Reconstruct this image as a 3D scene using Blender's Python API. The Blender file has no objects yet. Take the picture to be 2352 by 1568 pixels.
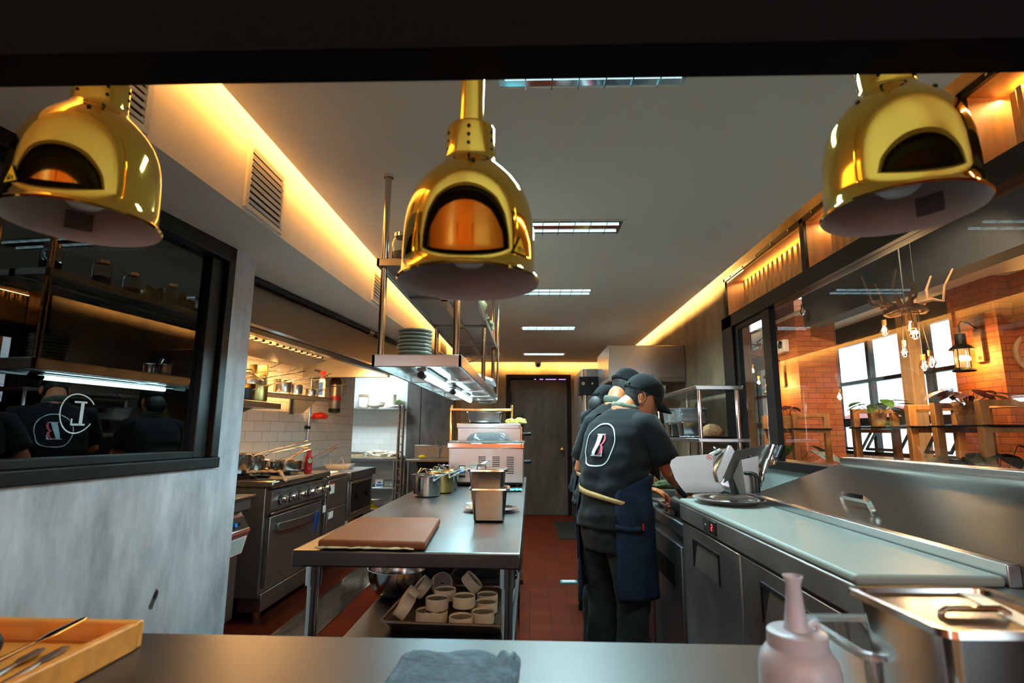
import bpy, math, random
from mathutils import Vector, Matrix
from mathutils.noise import noise as _ns
C = bpy.context.scene.collection
PI = math.pi
random.seed(7)

# ------------------------------------------------------------------ camera, world, big lights, exposure
def look_matrix(pitch, yaw, roll, loc):
    cp, sp, cy, sy = math.cos(pitch), math.sin(pitch), math.cos(yaw), math.sin(yaw)
    f = Vector((-sy*cp, cy*cp, sp)); r = Vector((cy, sy, 0)); u = r.cross(f)
    cr, sr = math.cos(roll), math.sin(roll)
    r2 = cr*r + sr*u; u2 = -sr*r + cr*u
    return Matrix(((r2.x, u2.x, -f.x, loc[0]), (r2.y, u2.y, -f.y, loc[1]), (r2.z, u2.z, -f.z, loc[2]), (0, 0, 0, 1)))
cam_d = bpy.data.cameras.new('camera'); cam = bpy.data.objects.new('camera', cam_d); C.objects.link(cam)
cam.matrix_world = look_matrix(0.16671, 0.03367, 0.006914, (0, 0, 1.3))
cam_d.sensor_width = 36; cam_d.lens = 1250*36/2352; cam_d.clip_start = 0.02; cam_d.clip_end = 400
cam_d.dof.use_dof = True; cam_d.dof.focus_distance = 3.0; cam_d.dof.aperture_fstop = 5.0
bpy.context.scene.camera = cam
vs = bpy.context.scene.view_settings
vs.view_transform = 'Standard'; vs.look = 'None'; vs.gamma = 1; vs.use_curve_mapping = False
vs.exposure = 0.5

world = bpy.data.worlds.new('sky'); bpy.context.scene.world = world; world.use_nodes = True
wn = world.node_tree; bg = wn.nodes['Background']
tc = wn.nodes.new('ShaderNodeTexCoord'); sx = wn.nodes.new('ShaderNodeSeparateXYZ'); cr_ = wn.nodes.new('ShaderNodeValToRGB')
wn.links.new(tc.outputs['Generated'], sx.inputs[0]); wn.links.new(sx.outputs['Z'], cr_.inputs[0]); wn.links.new(cr_.outputs[0], bg.inputs[0])
cr_.color_ramp.elements[0].color = (0.66, 0.80, 0.90, 1); cr_.color_ramp.elements[1].position = 0.5; cr_.color_ramp.elements[1].color = (0.72, 0.86, 1.0, 1)
bg.inputs[1].default_value = 4.5

def area(name, loc, size, power, col, direction=(0, 0, -1), spread=PI):
    l = bpy.data.lights.new(name, 'AREA'); l.shape = 'RECTANGLE'; l.size, l.size_y = size; l.energy = power; l.color = col; l.spread = spread
    o = bpy.data.objects.new(name, l); C.objects.link(o); o.location = loc
    o.rotation_euler = Vector(direction).to_track_quat('-Z', 'X').to_euler(); return o
WARM = (1.0, 0.52, 0.13); COOL = (0.45, 0.88, 1.0); WARM2 = (1.0, 0.48, 0.10); NEUT = (0.62, 0.93, 0.98)
def strip(name, p0, p1, power, col, direction, width=0.02):
    a, b = Vector(p0), Vector(p1); L = (b-a).length
    l = bpy.data.lights.new(name, 'AREA'); l.shape = 'RECTANGLE'; l.size = L; l.size_y = width; l.energy = power; l.color = col
    o = bpy.data.objects.new(name, l); C.objects.link(o); o.location = (a+b)/2
    x = (b-a).normalized(); z = -Vector(direction).normalized(); z = (z - x*z.dot(x)).normalized(); y = z.cross(x)
    o.rotation_euler = Matrix(((x.x, y.x, z.x), (x.y, y.y, z.y), (x.z, y.z, z.z))).to_euler(); return o
# cove LED strips, above the ceiling edge (left soffit, back wall, right wall)
strip('cove_light_left', (-0.93, 0.7, 2.70), (-0.93, 9.0, 2.70), 110, (1.0, 0.42, 0.08), (-0.8, 0, -0.6), .22)
strip('cove_light_back', (-1.9, 8.86, 2.61), (1.3, 8.86, 2.61), 110, WARM, (0, 0.8, -0.6), .08)
strip('cove_light_right', (1.29, 4.2, 2.61), (1.29, 9.0, 2.61), 110, WARM, (0.8, 0, -0.6), .08)
# tubes of the lit shelf over the island
for i, (x, y0, y1) in enumerate(((-0.49, 2.45, 3.3), (-0.49, 3.45, 4.5))):
    strip('shelf_tube_light', (x, y0, 1.565), (x, y1, 1.565), 16, COOL, (0, 0, -1), 0.03)
# warm lamps inside the range hood
area('hood_lamp_light', (-2.0, 4.3, 2.0), (0.2, 1.6), 120, (1.0, 0.50, 0.16))
# prep alcove fluorescent
area('alcove_light', (-2.55, 8.3, 2.3), (0.6, 0.3), 50, (0.75, 0.93, 1.0), (-.1, 0.4, -1))
# daylight through the dining room windows

# daylight from the front windows of the dining room, behind the camera


# ------------------------------------------------------------------ materials
MATS = {}
def hexc(h):
    v = [int(h[i:i+2], 16)/255 for i in (0, 2, 4)]
    return tuple(((c/12.92) if c <= .04045 else ((c+.055)/1.055)**2.4) for c in v) + (1,)
def newmat(name):
    m = bpy.data.materials.new(name); m.use_nodes = True; return m, m.node_tree, m.node_tree.nodes['Principled BSDF']
def mat(name, col, rough=0.5, metal=0.0, spec=0.5, var=0.0, vscale=6, bump=0.0, bscale=40, stretch=(1, 1, 1), trans=0.0, emit=None, estr=0, coat=0, alpha=1, sheen=0, rvar=0.0, col2=None, sub=0, ior=1.45):
    if name in MATS: return MATS[name]
    m, t, b = newmat(name)
    c = hexc(col) if isinstance(col, str) else tuple(col)+(1,)
    b.inputs['Base Color'].default_value = c; b.inputs['Roughness'].default_value = rough; b.inputs['Metallic'].default_value = metal
    b.inputs['Specular IOR Level'].default_value = spec; b.inputs['Transmission Weight'].default_value = trans; b.inputs['IOR'].default_value = ior
    b.inputs['Coat Weight'].default_value = coat; b.inputs['Alpha'].default_value = alpha; b.inputs['Sheen Weight'].default_value = sheen
    if sub: b.inputs['Subsurface Weight'].default_value = sub; b.inputs['Subsurface Scale'].default_value = 0.01
    if emit: b.inputs['Emission Color'].default_value = tuple(emit)+(1,); b.inputs['Emission Strength'].default_value = estr
    if var or bump or rvar:
        tcn = t.nodes.new('ShaderNodeTexCoord'); mp = t.nodes.new('ShaderNodeMapping'); mp.inputs['Scale'].default_value = stretch
        t.links.new(tcn.outputs['Object'], mp.inputs[0])
    if var or rvar:
        n = t.nodes.new('ShaderNodeTexNoise'); n.inputs['Scale'].default_value = vscale; n.inputs['Detail'].default_value = 6; n.inputs['Roughness'].default_value = .65
        t.links.new(mp.outputs[0], n.inputs['Vector'])
    if var:
        r = t.nodes.new('ShaderNodeValToRGB'); r.color_ramp.elements[0].position = .32; r.color_ramp.elements[1].position = .68
        d = hexc(col2) if col2 else tuple(x*(1-var) for x in c[:3])+(1,)
        u = c if col2 else tuple(min(1, x*(1+var*.6)) for x in c[:3])+(1,)
        r.color_ramp.elements[0].color = d; r.color_ramp.elements[1].color = u
        t.links.new(n.outputs['Fac'], r.inputs[0]); t.links.new(r.outputs[0], b.inputs['Base Color'])
    if rvar:
        n = t.nodes.new('ShaderNodeTexNoise'); n.inputs['Scale'].default_value = vscale*.6; n.inputs['Detail'].default_value = 1; t.links.new(mp.outputs[0], n.inputs['Vector'])
        mr = t.nodes.new('ShaderNodeMapRange'); mr.inputs['From Min'].default_value = .2; mr.inputs['From Max'].default_value = .8
        mr.inputs['To Min'].default_value = max(0.02, rough-rvar); mr.inputs['To Max'].default_value = min(1, rough+rvar)
        t.links.new(n.outputs['Fac'], mr.inputs[0]); t.links.new(mr.outputs[0], b.inputs['Roughness'])
    if bump:
        n2 = t.nodes.new('ShaderNodeTexNoise'); n2.inputs['Scale'].default_value = bscale; n2.inputs['Detail'].default_value = 4
        t.links.new(mp.outputs[0], n2.inputs['Vector'])
        bp = t.nodes.new('ShaderNodeBump'); bp.inputs['Strength'].default_value = bump; bp.inputs['Distance'].default_value = .01
        t.links.new(n2.outputs['Fac'], bp.inputs['Height']); t.links.new(bp.outputs[0], b.inputs['Normal'])
    MATS[name] = m; return m
def brickmat(name, c1, c2, mortar, w, h, msize, rough, plane='XZ', bumpd=0.4, spec=.5, offset=.5, vary=0.35):
    m, t, b = newmat(name)
    tcn = t.nodes.new('ShaderNodeTexCoord'); s = t.nodes.new('ShaderNodeSeparateXYZ'); cb = t.nodes.new('ShaderNodeCombineXYZ')
    t.links.new(tcn.outputs['Object'], s.inputs[0])
    if plane == 'AUTO':
        a = t.nodes.new('ShaderNodeMath'); a.operation = 'ADD'; t.links.new(s.outputs['X'], a.inputs[0]); t.links.new(s.outputs['Y'], a.inputs[1])
        t.links.new(a.outputs[0], cb.inputs['X']); t.links.new(s.outputs['Z'], cb.inputs['Y'])
    else:
        t.links.new(s.outputs[plane[0]], cb.inputs['X']); t.links.new(s.outputs[plane[1]], cb.inputs['Y'])
    bt = t.nodes.new('ShaderNodeTexBrick'); bt.offset = offset
    bt.inputs['Scale'].default_value = 1; bt.inputs['Brick Width'].default_value = w; bt.inputs['Row Height'].default_value = h
    bt.inputs['Mortar Size'].default_value = msize; bt.inputs['Mortar Smooth'].default_value = .15
    bt.inputs['Color1'].default_value = hexc(c1); bt.inputs['Color2'].default_value = hexc(c2); bt.inputs['Mortar'].default_value = hexc(mortar)
    t.links.new(cb.outputs[0], bt.inputs['Vector'])
    nz = t.nodes.new('ShaderNodeTexNoise'); nz.inputs['Scale'].default_value = 5; nz.inputs['Detail'].default_value = 5; t.links.new(tcn.outputs['Object'], nz.inputs['Vector'])
    mx = t.nodes.new('ShaderNodeMix'); mx.data_type = 'RGBA'; mx.blend_type = 'MULTIPLY'; mx.inputs[0].default_value = vary
    t.links.new(bt.outputs['Color'], mx.inputs[6]); t.links.new(nz.outputs['Color'], mx.inputs[7]); t.links.new(mx.outputs[2], b.inputs['Base Color'])
    bp = t.nodes.new('ShaderNodeBump'); bp.invert = True; bp.inputs['Strength'].default_value = bumpd; bp.inputs['Distance'].default_value = .004
    t.links.new(bt.outputs['Fac'], bp.inputs['Height']); t.links.new(bp.outputs[0], b.inputs['Normal'])
    b.inputs['Roughness'].default_value = rough; b.inputs['Specular IOR Level'].default_value = spec
    MATS[name] = m; return m
def panemat(name, tint, refl=1.0):
    m = bpy.data.materials.new(name); m.use_nodes = True; t = m.node_tree; t.nodes.clear()
    o = t.nodes.new('ShaderNodeOutputMaterial'); tr = t.nodes.new('ShaderNodeBsdfTransparent'); gl = t.nodes.new('ShaderNodeBsdfGlossy'); fr = t.nodes.new('ShaderNodeFresnel'); mx = t.nodes.new('ShaderNodeMixShader')
    tr.inputs[0].default_value = tuple(tint)+(1,); gl.inputs['Roughness'].default_value = 0.01; gl.inputs['Color'].default_value = (refl, refl, refl, 1); fr.inputs[0].default_value = 1.5
    mm = t.nodes.new('ShaderNodeMath'); mm.operation = 'MULTIPLY'; mm.inputs[1].default_value = 1.6; mm.use_clamp = True
    ge = t.nodes.new('ShaderNodeNewGeometry'); inv = t.nodes.new('ShaderNodeMath'); inv.operation = 'SUBTRACT'; inv.inputs[0].default_value = 1; t.links.new(ge.outputs['Backfacing'], inv.inputs[1])
    m2 = t.nodes.new('ShaderNodeMath'); m2.operation = 'MULTIPLY'; t.links.new(mm.outputs[0], m2.inputs[0]); t.links.new(inv.outputs[0], m2.inputs[1])
    t.links.new(fr.outputs[0], mm.inputs[0]); t.links.new(m2.outputs[0], mx.inputs[0]); t.links.new(tr.outputs[0], mx.inputs[1]); t.links.new(gl.outputs[0], mx.inputs[2]); t.links.new(mx.outputs[0], o.inputs[0])
    MATS[name] = m; return m
STEEL = mat('brushed steel', (0.50, 0.49, 0.47), .27, 1, rvar=.03, vscale=2)
HOODM = mat('hood steel', (0.22, 0.20, 0.17), .30, 1, rvar=.03, vscale=2)
STEELT = mat('steel table top', (0.12, 0.128, 0.128), .34, 1, rvar=.05, vscale=4, bump=.03, bscale=7)
STEELC = mat('steel pass counter', (0.09, 0.092, 0.092), .40, 1, rvar=.05, vscale=3, bump=.03, bscale=6)
STEELD = mat('dull dark steel', (0.27, 0.245, 0.225), .40, .95, rvar=.04, vscale=2)
STEELF = mat('fridge steel', (0.26, 0.265, 0.27), .42, 1, rvar=.12, vscale=3, var=.25, bump=.03, bscale=20)
CHROME = mat('polished steel', (0.72, 0.72, 0.71), .10, 1)
POLE = mat('warm steel pole', (0.66, 0.55, 0.46), .16, 1)
PANM = mat('pan steel', (0.46, 0.45, 0.43), .17, 1, rvar=.05, vscale=9)
ALU = mat('cast aluminium', (0.32, 0.32, 0.305), .36, 1, rvar=.05, vscale=6)
BRASS = mat('polished brass', (0.97, 0.65, 0.12), .06, 1)
COPPER = mat('copper', (0.85, 0.42, 0.16), .25, 1, rvar=.1)
IRON = mat('black iron', '17181a', .5, .3, bump=.1)
BLACK = mat('black plastic', '0c0d0e', .4, spec=.3)
RUBBER = mat('dark rubber', '101112', .7)
BLACKF = mat('black painted frame', '0f0d0b', .38, 0, spec=.35)
HEADER = mat('dark painted beam', '07090c', .8, spec=.1)
WHITEP = mat('white enamel', 'b9b4b0', .4)
CEIL = mat('painted ceiling', 'd8d6cc', .85, var=.03, vscale=1.2)
SOFF = mat('painted soffit', 'ebe6dc', .8, var=.05, vscale=2)
CONC = mat('polished pale concrete', 'b8bac0', .55, var=.42, vscale=4.5, bump=.15, bscale=9, stretch=(1, 1.6, .5), rvar=.1)
CONCD = mat('dark troweled concrete', '7b6b54', .6, var=.55, vscale=2.6, bump=.35, bscale=7, stretch=(1, 1, .55))
CONCB = mat('brown grey concrete panel', '4f4a45', .6, var=.6, vscale=4, bump=.12, bscale=14, stretch=(1, 1, .5))
DOORM = mat('dark stained door', '4a4640', .42, var=.5, vscale=3.2, bump=.08, bscale=12, stretch=(1.4, 1, .4))
WOOD = mat('pale pine', 'c08a4e', .5, var=.28, vscale=5, bump=.08, bscale=14, stretch=(6, 6, .7))
WOODP = mat('weathered post', 'a98a66', .55, var=.35, vscale=5, bump=.1, bscale=14, stretch=(5, 5, .5))
WOODT = mat('honey wood', 'c98334', .45, var=.25, vscale=6, bump=.06, bscale=20, stretch=(.7, 5, 5))
SLATM = mat('bamboo slat', 'dcae5c', .55, var=.3, vscale=8)
FLOORM = brickmat('quarry tile', '551f0d', '4a1a0b', '2c120a', .15, .15, .002, .7, 'XY', .25, offset=0, vary=.4, spec=.05)
TILEM = brickmat('white bevelled tile', 'eceae4', 'e4e2dc', 'a59d92', .2, .1, .0022, .18, 'YZ', .5, vary=.12)
TILEM2 = brickmat('white alcove tile', 'd6d8d6', 'd0d2d0', 'b5b6b2', .2, .1, .0022, .2, 'XZ', .5, vary=.1)
BRICK = brickmat('orange brick', 'b5632f', 'a25527', '5a3320', .22, .072, .0035, .7, 'AUTO', .6, vary=.5)
GLASSR = panemat('clear window glass', (.93, .95, .95), .9)
GLASSL = panemat('dark tinted glass', (.42, .42, .40), .9)
ACRYL = mat('clear acrylic', (.93, .97, .98), .06, 0, trans=.92, ior=1.3)
JARG = mat('jar glass', (.9, .95, .95), .03, 0, trans=.95, ior=1.3)
BOTTLE = mat('milky plastic', 'bcc3d2', .35, 0, trans=.25, sub=.3)
BOARDW = mat('white cutting plastic', '77817d', .45, var=.08, vscale=4)
BOARDB = mat('brown cutting plastic', '633519', .6, spec=.25, var=.25, vscale=3.5, rvar=.12)
CERAM = mat('cream stoneware', 'cbb79a', .35, var=.1, vscale=9)
CERAMG = mat('unglazed base', '8f857c', .7)
PLATE = mat('grey green stoneware', '7e8478', .35, var=.15, vscale=12)
PORC = mat('cream porcelain', 'e5dcc8', .3)
SHIRT = mat('black cotton', '0b0f12', .9, spec=.2, sheen=.03, bump=.12, bscale=30)
PANTS = mat('dark grey green twill', '141a19', .9, spec=.2, sheen=.03, bump=.15, bscale=14)
JEANS = mat('dark blue jeans', '0c1118', .9, spec=.2, sheen=.03, bump=.15, bscale=16)
DENIM = mat('indigo denim', '0a1220', .9, spec=.2, var=.5, vscale=6, col2='16283a', bump=.2, bscale=30)
STRAP = mat('tan cotton webbing', '84683c', .8, bump=.2, bscale=80)
SKIN = mat('skin', 'a8653f', .5, sub=.15, var=.12, vscale=6)
HAIR = mat('black hair', '100d0c', .6, bump=.4, bscale=120)
BAND = mat('camouflage bandana', '5a5f4a', .8, var=.6, vscale=40, col2='23281f')
BANDG = mat('sage bandana', '3d463b', .8, bump=.2)
WHITEINK = mat('white print', 'c3d5dc', .7)
PINKINK = mat('pink print', 'c34a5a', .7)
RED = mat('red plastic', 'b51f16', .4)
REDB = mat('red sauce bottle', 'a8141a', .3, coat=.4)
WHITE = mat('white label', 'd8d8d4', .6)
BLUE = mat('blue rubber', '0c3f86', .5)
BLUEP = mat('blue switch', '1474c4', .4)
YEL = mat('yellow', 'c8a818', .6)
LEAF = mat('green leaf', '3c6b22', .45, var=.3, vscale=9, spec=.5)
LEAFD = mat('dark leaf', '1f3320', .4, var=.4, vscale=12)
LEAFR = mat('burgundy leaf', '4a1620', .4, var=.4, vscale=12)
BASK = mat('woven seagrass', '9a7048', .8, var=.35, vscale=50, bump=.6, bscale=70)
BRANCH = mat('bare branch wood', '6b4d35', .8, var=.4, vscale=14, bump=.4, bscale=40)
RAG = mat('cream rag', 'a49a72', .95, bump=.4, bscale=60, var=.2)
RAGP = mat('pinkish rag', 'a08468', .95, bump=.4, bscale=50, var=.3)
TOWEL = mat('blue grey towel', '4c606c', .95, bump=.7, bscale=70, var=.4, vscale=30)
TEALC = mat('teal cloth', '3d7f86', .9, bump=.3, bscale=40)
LABELG = mat('grey label', '6a6664', .6)
DKBAND = mat('charcoal beam paint', '24262b', .7)
MEAT = mat('raw meat', '7a3d2c', .5, var=.5, vscale=30, bump=.4, bscale=60)
HERB = mat('chopped herbs', '3f4f14', .7, var=.5, vscale=60, bump=.6, bscale=80)
BAMB = mat('bamboo skewer', 'b48a50', .6)
LIDM = mat('darkened pan lid', (0.27, 0.24, 0.20), .22, 1)  # one even steel tone, darker than the pan to tame its glare
MIRR = mat('mirror louvre', (0.75, 0.82, 0.84), .08, 1)
TUBE = mat('lit tube', (1, 1, 1), .4, emit=(0.52, 0.90, 1.0), estr=34)
TUBEC = mat('ceiling tube', (1, 1, 1), .4, emit=(0.60, 0.92, 1.0), estr=1.1)
FIL = mat('lit filament', (1, .7, .3), .4, emit=(1.0, 0.62, 0.22), estr=22)
BULBG = mat('bulb glass', (1, .93, .8), .02, 0, trans=1, ior=1.15)
LEDM = mat('led strip', (1, .7, .3), .4, emit=(1.0, 0.6, 0.2), estr=6)
LEDR = mat('red digit', (1, .1, .1), .4, emit=(1.0, 0.03, 0.05), estr=2.5)
VIOL = mat('violet light gap', (.6, .3, 1), .4, emit=(0.55, 0.3, 1.0), estr=1.5)
ROOFR = mat('distant red roof', '8e4a44', .8)
GREYG = mat('distant ground', '7f9a94', .9, var=.3, vscale=.3)
OLIVE = mat('stained brass', (.50, .36, .13), .25, 1, rvar=.08, var=.3, vscale=8)
POTATO = mat('yellow dough', 'a9a050', .7, bump=.3)
SLATE = mat('dark grey woven bowl', '3b3a3c', .7, bump=.6, bscale=50, var=.4, vscale=20)
TERRA = mat('dark terracotta', '4a2218', .5)
CARD = mat('warm card', '8f6a3e', .8)
BULBW = mat('frosted bulb', 'c8d0d4', .25)
GOLDP = mat('amber painted wall', '8a5a1c', .7)
GREEN = mat('green cloth', '7cc832', .7)

# ------------------------------------------------------------------ mesh helper
class MB:
    def __init__(s): s.v = []; s.f = []; s.m = []; s.mats = []
    def mi(s, m):
        if m not in s.mats: s.mats.append(m)
        return s.mats.index(m)
    def add(s, vs_, fs, m, M=None):
        k = len(s.v); i = s.mi(m)
        for v in vs_:
            v = Vector(v); s.v.append(M @ v if M else v)
        for f in fs: s.f.append([a+k for a in f]); s.m.append(i)
        return s
    def box(s, c, d, m, rz=0, rot=None):
        x, y, z = d[0]/2, d[1]/2, d[2]/2
        vs_ = [(-x,-y,-z),(x,-y,-z),(x,y,-z),(-x,y,-z),(-x,-y,z),(x,-y,z),(x,y,z),(-x,y,z)]
        M = Matrix.Translation(c) @ (rot.to_4x4() if rot else Matrix.Rotation(rz, 4, 'Z'))
        return s.add(vs_, [(0,3,2,1),(4,5,6,7),(0,1,5,4),(1,2,6,5),(2,3,7,6),(3,0,4,7)], m, M)
    def bx(s, x0, x1, y0, y1, z0, z1, m): return s.box(((x0+x1)/2, (y0+y1)/2, (z0+z1)/2), (abs(x1-x0), abs(y1-y0), abs(z1-z0)), m)
    def rings(s, R, m, cap0=True, cap1=True, closed=True):
        n = len(R[0]); vs_ = [p for r in R for p in r]; fs = []
        for j in range(len(R)-1):
            for i in range(n if closed else n-1):
                a = j*n+i; b = j*n+(i+1) % n; fs.append((a, b, b+n, a+n))
        if cap0: fs.append(tuple(range(n))[::-1])
        if cap1: fs.append(tuple((len(R)-1)*n+i for i in range(n)))
        return s.add(vs_, fs, m)
    def lathe(s, prof, m, c=(0, 0, 0), n=32, M=None, cap0=False, cap1=False, sx=1, sy=1, wob=0):
        R = []
        for r, z in prof:
            R.append([Vector((c[0]+r*sx*math.cos(2*PI*i/n)*(1+wob*math.sin(5*2*PI*i/n)), c[1]+r*sy*math.sin(2*PI*i/n), c[2]+z)) for i in range(n)])
        if M: R = [[M @ p for p in r] for r in R]
        return s.rings(R, m, cap0, cap1)
    def tube(s, pts, r, m, n=10, cap=True, sq=None):
        pts = [Vector(p) for p in pts]; k = len(pts); rs = r if isinstance(r, (list, tuple)) else [r]*k
        R = []; t0 = (pts[1]-pts[0]).normalized(); up = Vector((0, 0, 1)) if abs(t0.z) < .9 else Vector((1, 0, 0))
        a = t0.cross(up).normalized()
        for i, p in enumerate(pts):
            t = ((pts[min(i+1, k-1)]-pts[max(i-1, 0)])).normalized()
            a = (a - t*a.dot(t)); a = a.normalized() if a.length > 1e-6 else t.orthogonal().normalized()
            b = t.cross(a)
            q = sq or (1, 1)
            R.append([p + (a*math.cos(2*PI*j/n)*q[0] + b*math.sin(2*PI*j/n)*q[1])*rs[i] for j in range(n)])
        return s.rings(R, m, cap, cap)
    def cyl(s, p0, p1, r, m, n=20, r1=None): return s.tube([p0, p1], [r, r if r1 is None else r1], m, n)
    def ball(s, c, r, m, nu=16, nv=10, sc=(1, 1, 1)):
        prof = [(max(1e-4, math.sin(PI*j/nv))*r, -math.cos(PI*j/nv)*r) for j in range(nv+1)]
        M = Matrix.Translation(c) @ Matrix.Diagonal((sc[0], sc[1], sc[2], 1))
        return s.lathe(prof, m, n=nu, M=M)
    def prism(s, poly, d, m, M=None):   # poly in local XY, extruded 0..d in Z
        n = len(poly); vs_ = [(p[0], p[1], 0) for p in poly] + [(p[0], p[1], d) for p in poly]
        fs = [tuple(range(n))[::-1], tuple(range(n, 2*n))] + [(i, (i+1) % n, n+(i+1) % n, n+i) for i in range(n)]
        return s.add(vs_, fs, m, M)
    def build(s, name, parent=None, bevel=0, smooth=True, angle=40, seg=2, mods=None, sub=0, solid=0, loc=None):
        me = bpy.data.meshes.new(name); me.from_pydata([tuple(v) for v in s.v], [], s.f)
        for m in s.mats: me.materials.append(m)
        me.polygons.foreach_set('material_index', s.m)
        import bmesh
        b = bmesh.new(); b.from_mesh(me); bmesh.ops.recalc_face_normals(b, faces=b.faces); b.to_mesh(me); b.free()
        if smooth:
            me.polygons.foreach_set('use_smooth', [True]*len(me.polygons)); me.set_sharp_from_angle(angle=math.radians(angle))
        o = bpy.data.objects.new(name, me); C.objects.link(o)
        if parent: o.parent = parent
        if loc: o.location = loc
        if solid: q = o.modifiers.new('thickness', 'SOLIDIFY'); q.thickness = solid; q.offset = 0
        if bevel: q = o.modifiers.new('edge', 'BEVEL'); q.width = bevel; q.segments = seg; q.limit_method = 'ANGLE'; q.angle_limit = math.radians(50)
        if sub: q = o.modifiers.new('smooth', 'SUBSURF'); q.levels = q.render_levels = sub
        return o
def thing(name, label, cat, loc=(0, 0, 0), rz=0, group=None, rot=None):
    o = bpy.data.objects.new(name, None); C.objects.link(o); o.empty_display_size = .05
    o.location = loc; o.rotation_euler = rot if rot else (0, 0, rz); o['label'] = label; o['category'] = cat
    if group: o['group'] = group
    return o
def tag(o, label, cat, group=None, kind=None):
    o['label'] = label; o['category'] = cat
    if group: o['group'] = group
    if kind: o['kind'] = kind
    return o
def struct(o): o['kind'] = 'structure'; return o
def dup(root, loc, rz=None, label=None, group=None, rot=None, scale=None):
    r = root.copy(); C.objects.link(r); r.location = loc
    if rz is not None: r.rotation_euler = (0, 0, rz)
    if rot: r.rotation_euler = rot
    if scale: r.scale = (scale,)*3 if not isinstance(scale, tuple) else scale
    if label: r['label'] = label
    if group: r['group'] = group
    for ch in list(root.children):
        c = ch.copy(); C.objects.link(c); c.parent = r
        for g in list(ch.children):
            d = g.copy(); C.objects.link(d); d.parent = c
    return r
def rrect(hx, hy, r, n=5, z=0, c=(0, 0)):
    P = []
    for k, (sx_, sy_) in enumerate(((1, 1), (-1, 1), (-1, -1), (1, -1))):
        for i in range(n):
            a = PI/2*k + PI/2*i/(n-1)
            P.append(Vector((c[0]+sx_*(hx-r)+r*math.cos(a), c[1]+sy_*(hy-r)+r*math.sin(a), z)))
    return P
def panmesh(b, hx, hy, h, m, rim=.012, r=.022, taper=.012, t=.0015, z=0):
    L = [(hx-rim-taper-.012, hy-rim-taper-.012, z+.0005), (hx-rim-taper, hy-rim-taper, z+.010), (hx-rim, hy-rim, z+h-.006), (hx, hy, z+h-.001), (hx+.001, hy+.001, z+h-.006)]
    b.rings([rrect(a, c, max(.006, r - (hx-a)*.3), 5, zz) for a, c, zz in L][::-1], m, False, True)
    Li = [(hx+.001, hy+.001, z+h-.006), (hx, hy, z+h+.001), (hx-rim+.001, hy-rim+.001, z+h), (hx-rim-t, hy-rim-t, z+h-.012), (hx-rim-taper-t, hy-rim-taper-t, z+.012), (hx-rim-taper-.013, hy-rim-taper-.013, z+.003)]
    b.rings([rrect(a, c, max(.006, r - (hx-a)*.3), 5, zz) for a, c, zz in Li], m, False, True)
    return b
# ------------------------------------------------------------------ the setting
def S(name, fn, bevel=0, **k):
    b = MB(); fn(b); return struct(b.build(name, bevel=bevel, smooth=False, **k))
S('floor', lambda b: b.bx(-4.2, 5.2, -4.1, 12, -.1, 0, FLOORM))
S('ceiling', lambda b: b.bx(-1.045, 1.40, .62, 8.96, 2.46, 2.48, CEIL))
# cove roof over the whole kitchen
S('ceiling_cove', lambda b: b.bx(-3.9, 1.7, .62, 9.35, 2.86, 2.92, CEIL))
def soff(b):
    y0, y1 = .62, 9.1; z0, z1 = 2.105+.023*y0, 2.105+.023*y1
    b.add([(-3.9,y0,z0),(-1.12,y0,z0),(-1.12,y1,z1),(-3.9,y1,z1),(-3.9,y0,2.86),(-1.12,y0,2.86),(-1.12,y1,2.86),(-3.9,y1,2.86)],
          [(0,3,2,1),(4,5,6,7),(0,1,5,4),(1,2,6,5),(2,3,7,6),(3,0,4,7)], SOFF)
S('trim_soffit', soff)
S('wall_back', lambda b: (b.bx(-2.05, -.40, 9.1, 9.3, 0, 2.86, CONCD), b.bx(.68, 1.48, 9.1, 9.3, 0, 2.86, CONCD), b.bx(-.40, .68, 9.1, 9.3, 2.27, 2.86, CONCD), b.bx(-.5, .8, 9.3, 9.35, 0, 2.4, IRON)))  # last box: added unseen backing, blocks sky light at the door gaps
S('wall_back_panel', lambda b: (b.bx(-2.04, -1.815, 9.03, 9.1, 0, 2.2, CONCB), b.bx(-1.805, -1.25, 9.03, 9.1, 0, 2.2, CONCB)), bevel=.004)
S('wall_right', lambda b: (b.bx(1.48, 1.66, 4.10, 9.3, 0, 2.86, CONCD), b.bx(1.48, 1.66, .62, 4.10, 2.46, 2.86, CONCD)))
S('wall_right_low', lambda b: (b.bx(1.48, 1.62, .62, 4.10, 0, 1.12, BOARDW)))
# angled tiled wall behind the ranges, then the straight piece and the alcove
def wl(b):
    b.add([(-2.42,5.92,0),(-3.14,3.6,0),(-3.3,3.6,0),(-2.6,5.98,0),(-2.42,5.92,2.3),(-3.14,3.6,2.3),(-3.3,3.6,2.3),(-2.6,5.98,2.3)],
          [(0,1,5,4),(1,2,6,5),(2,3,7,6),(3,0,4,7),(4,5,6,7),(0,3,2,1)], TILEM)
S('wall_left_range', wl)
S('wall_left_far', lambda b: b.bx(-2.62, -2.42, 5.92, 7.45, 0, 2.3, TILEM))
S('wall_alcove', lambda b: (b.bx(-3.9, -2.05, 9.1, 9.3, 0, 2.4, TILEM2), b.bx(-3.95, -3.85, 7.2, 9.2, 0, 2.4, TILEM2), b.bx(-3.9, -2.62, 7.3, 7.45, 0, 2.4, TILEM2)))
S('wall_left_end', lambda b: b.bx(-3.6, -3.14, 2.6, 3.7, 0, 2.4, TILEM))
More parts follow.
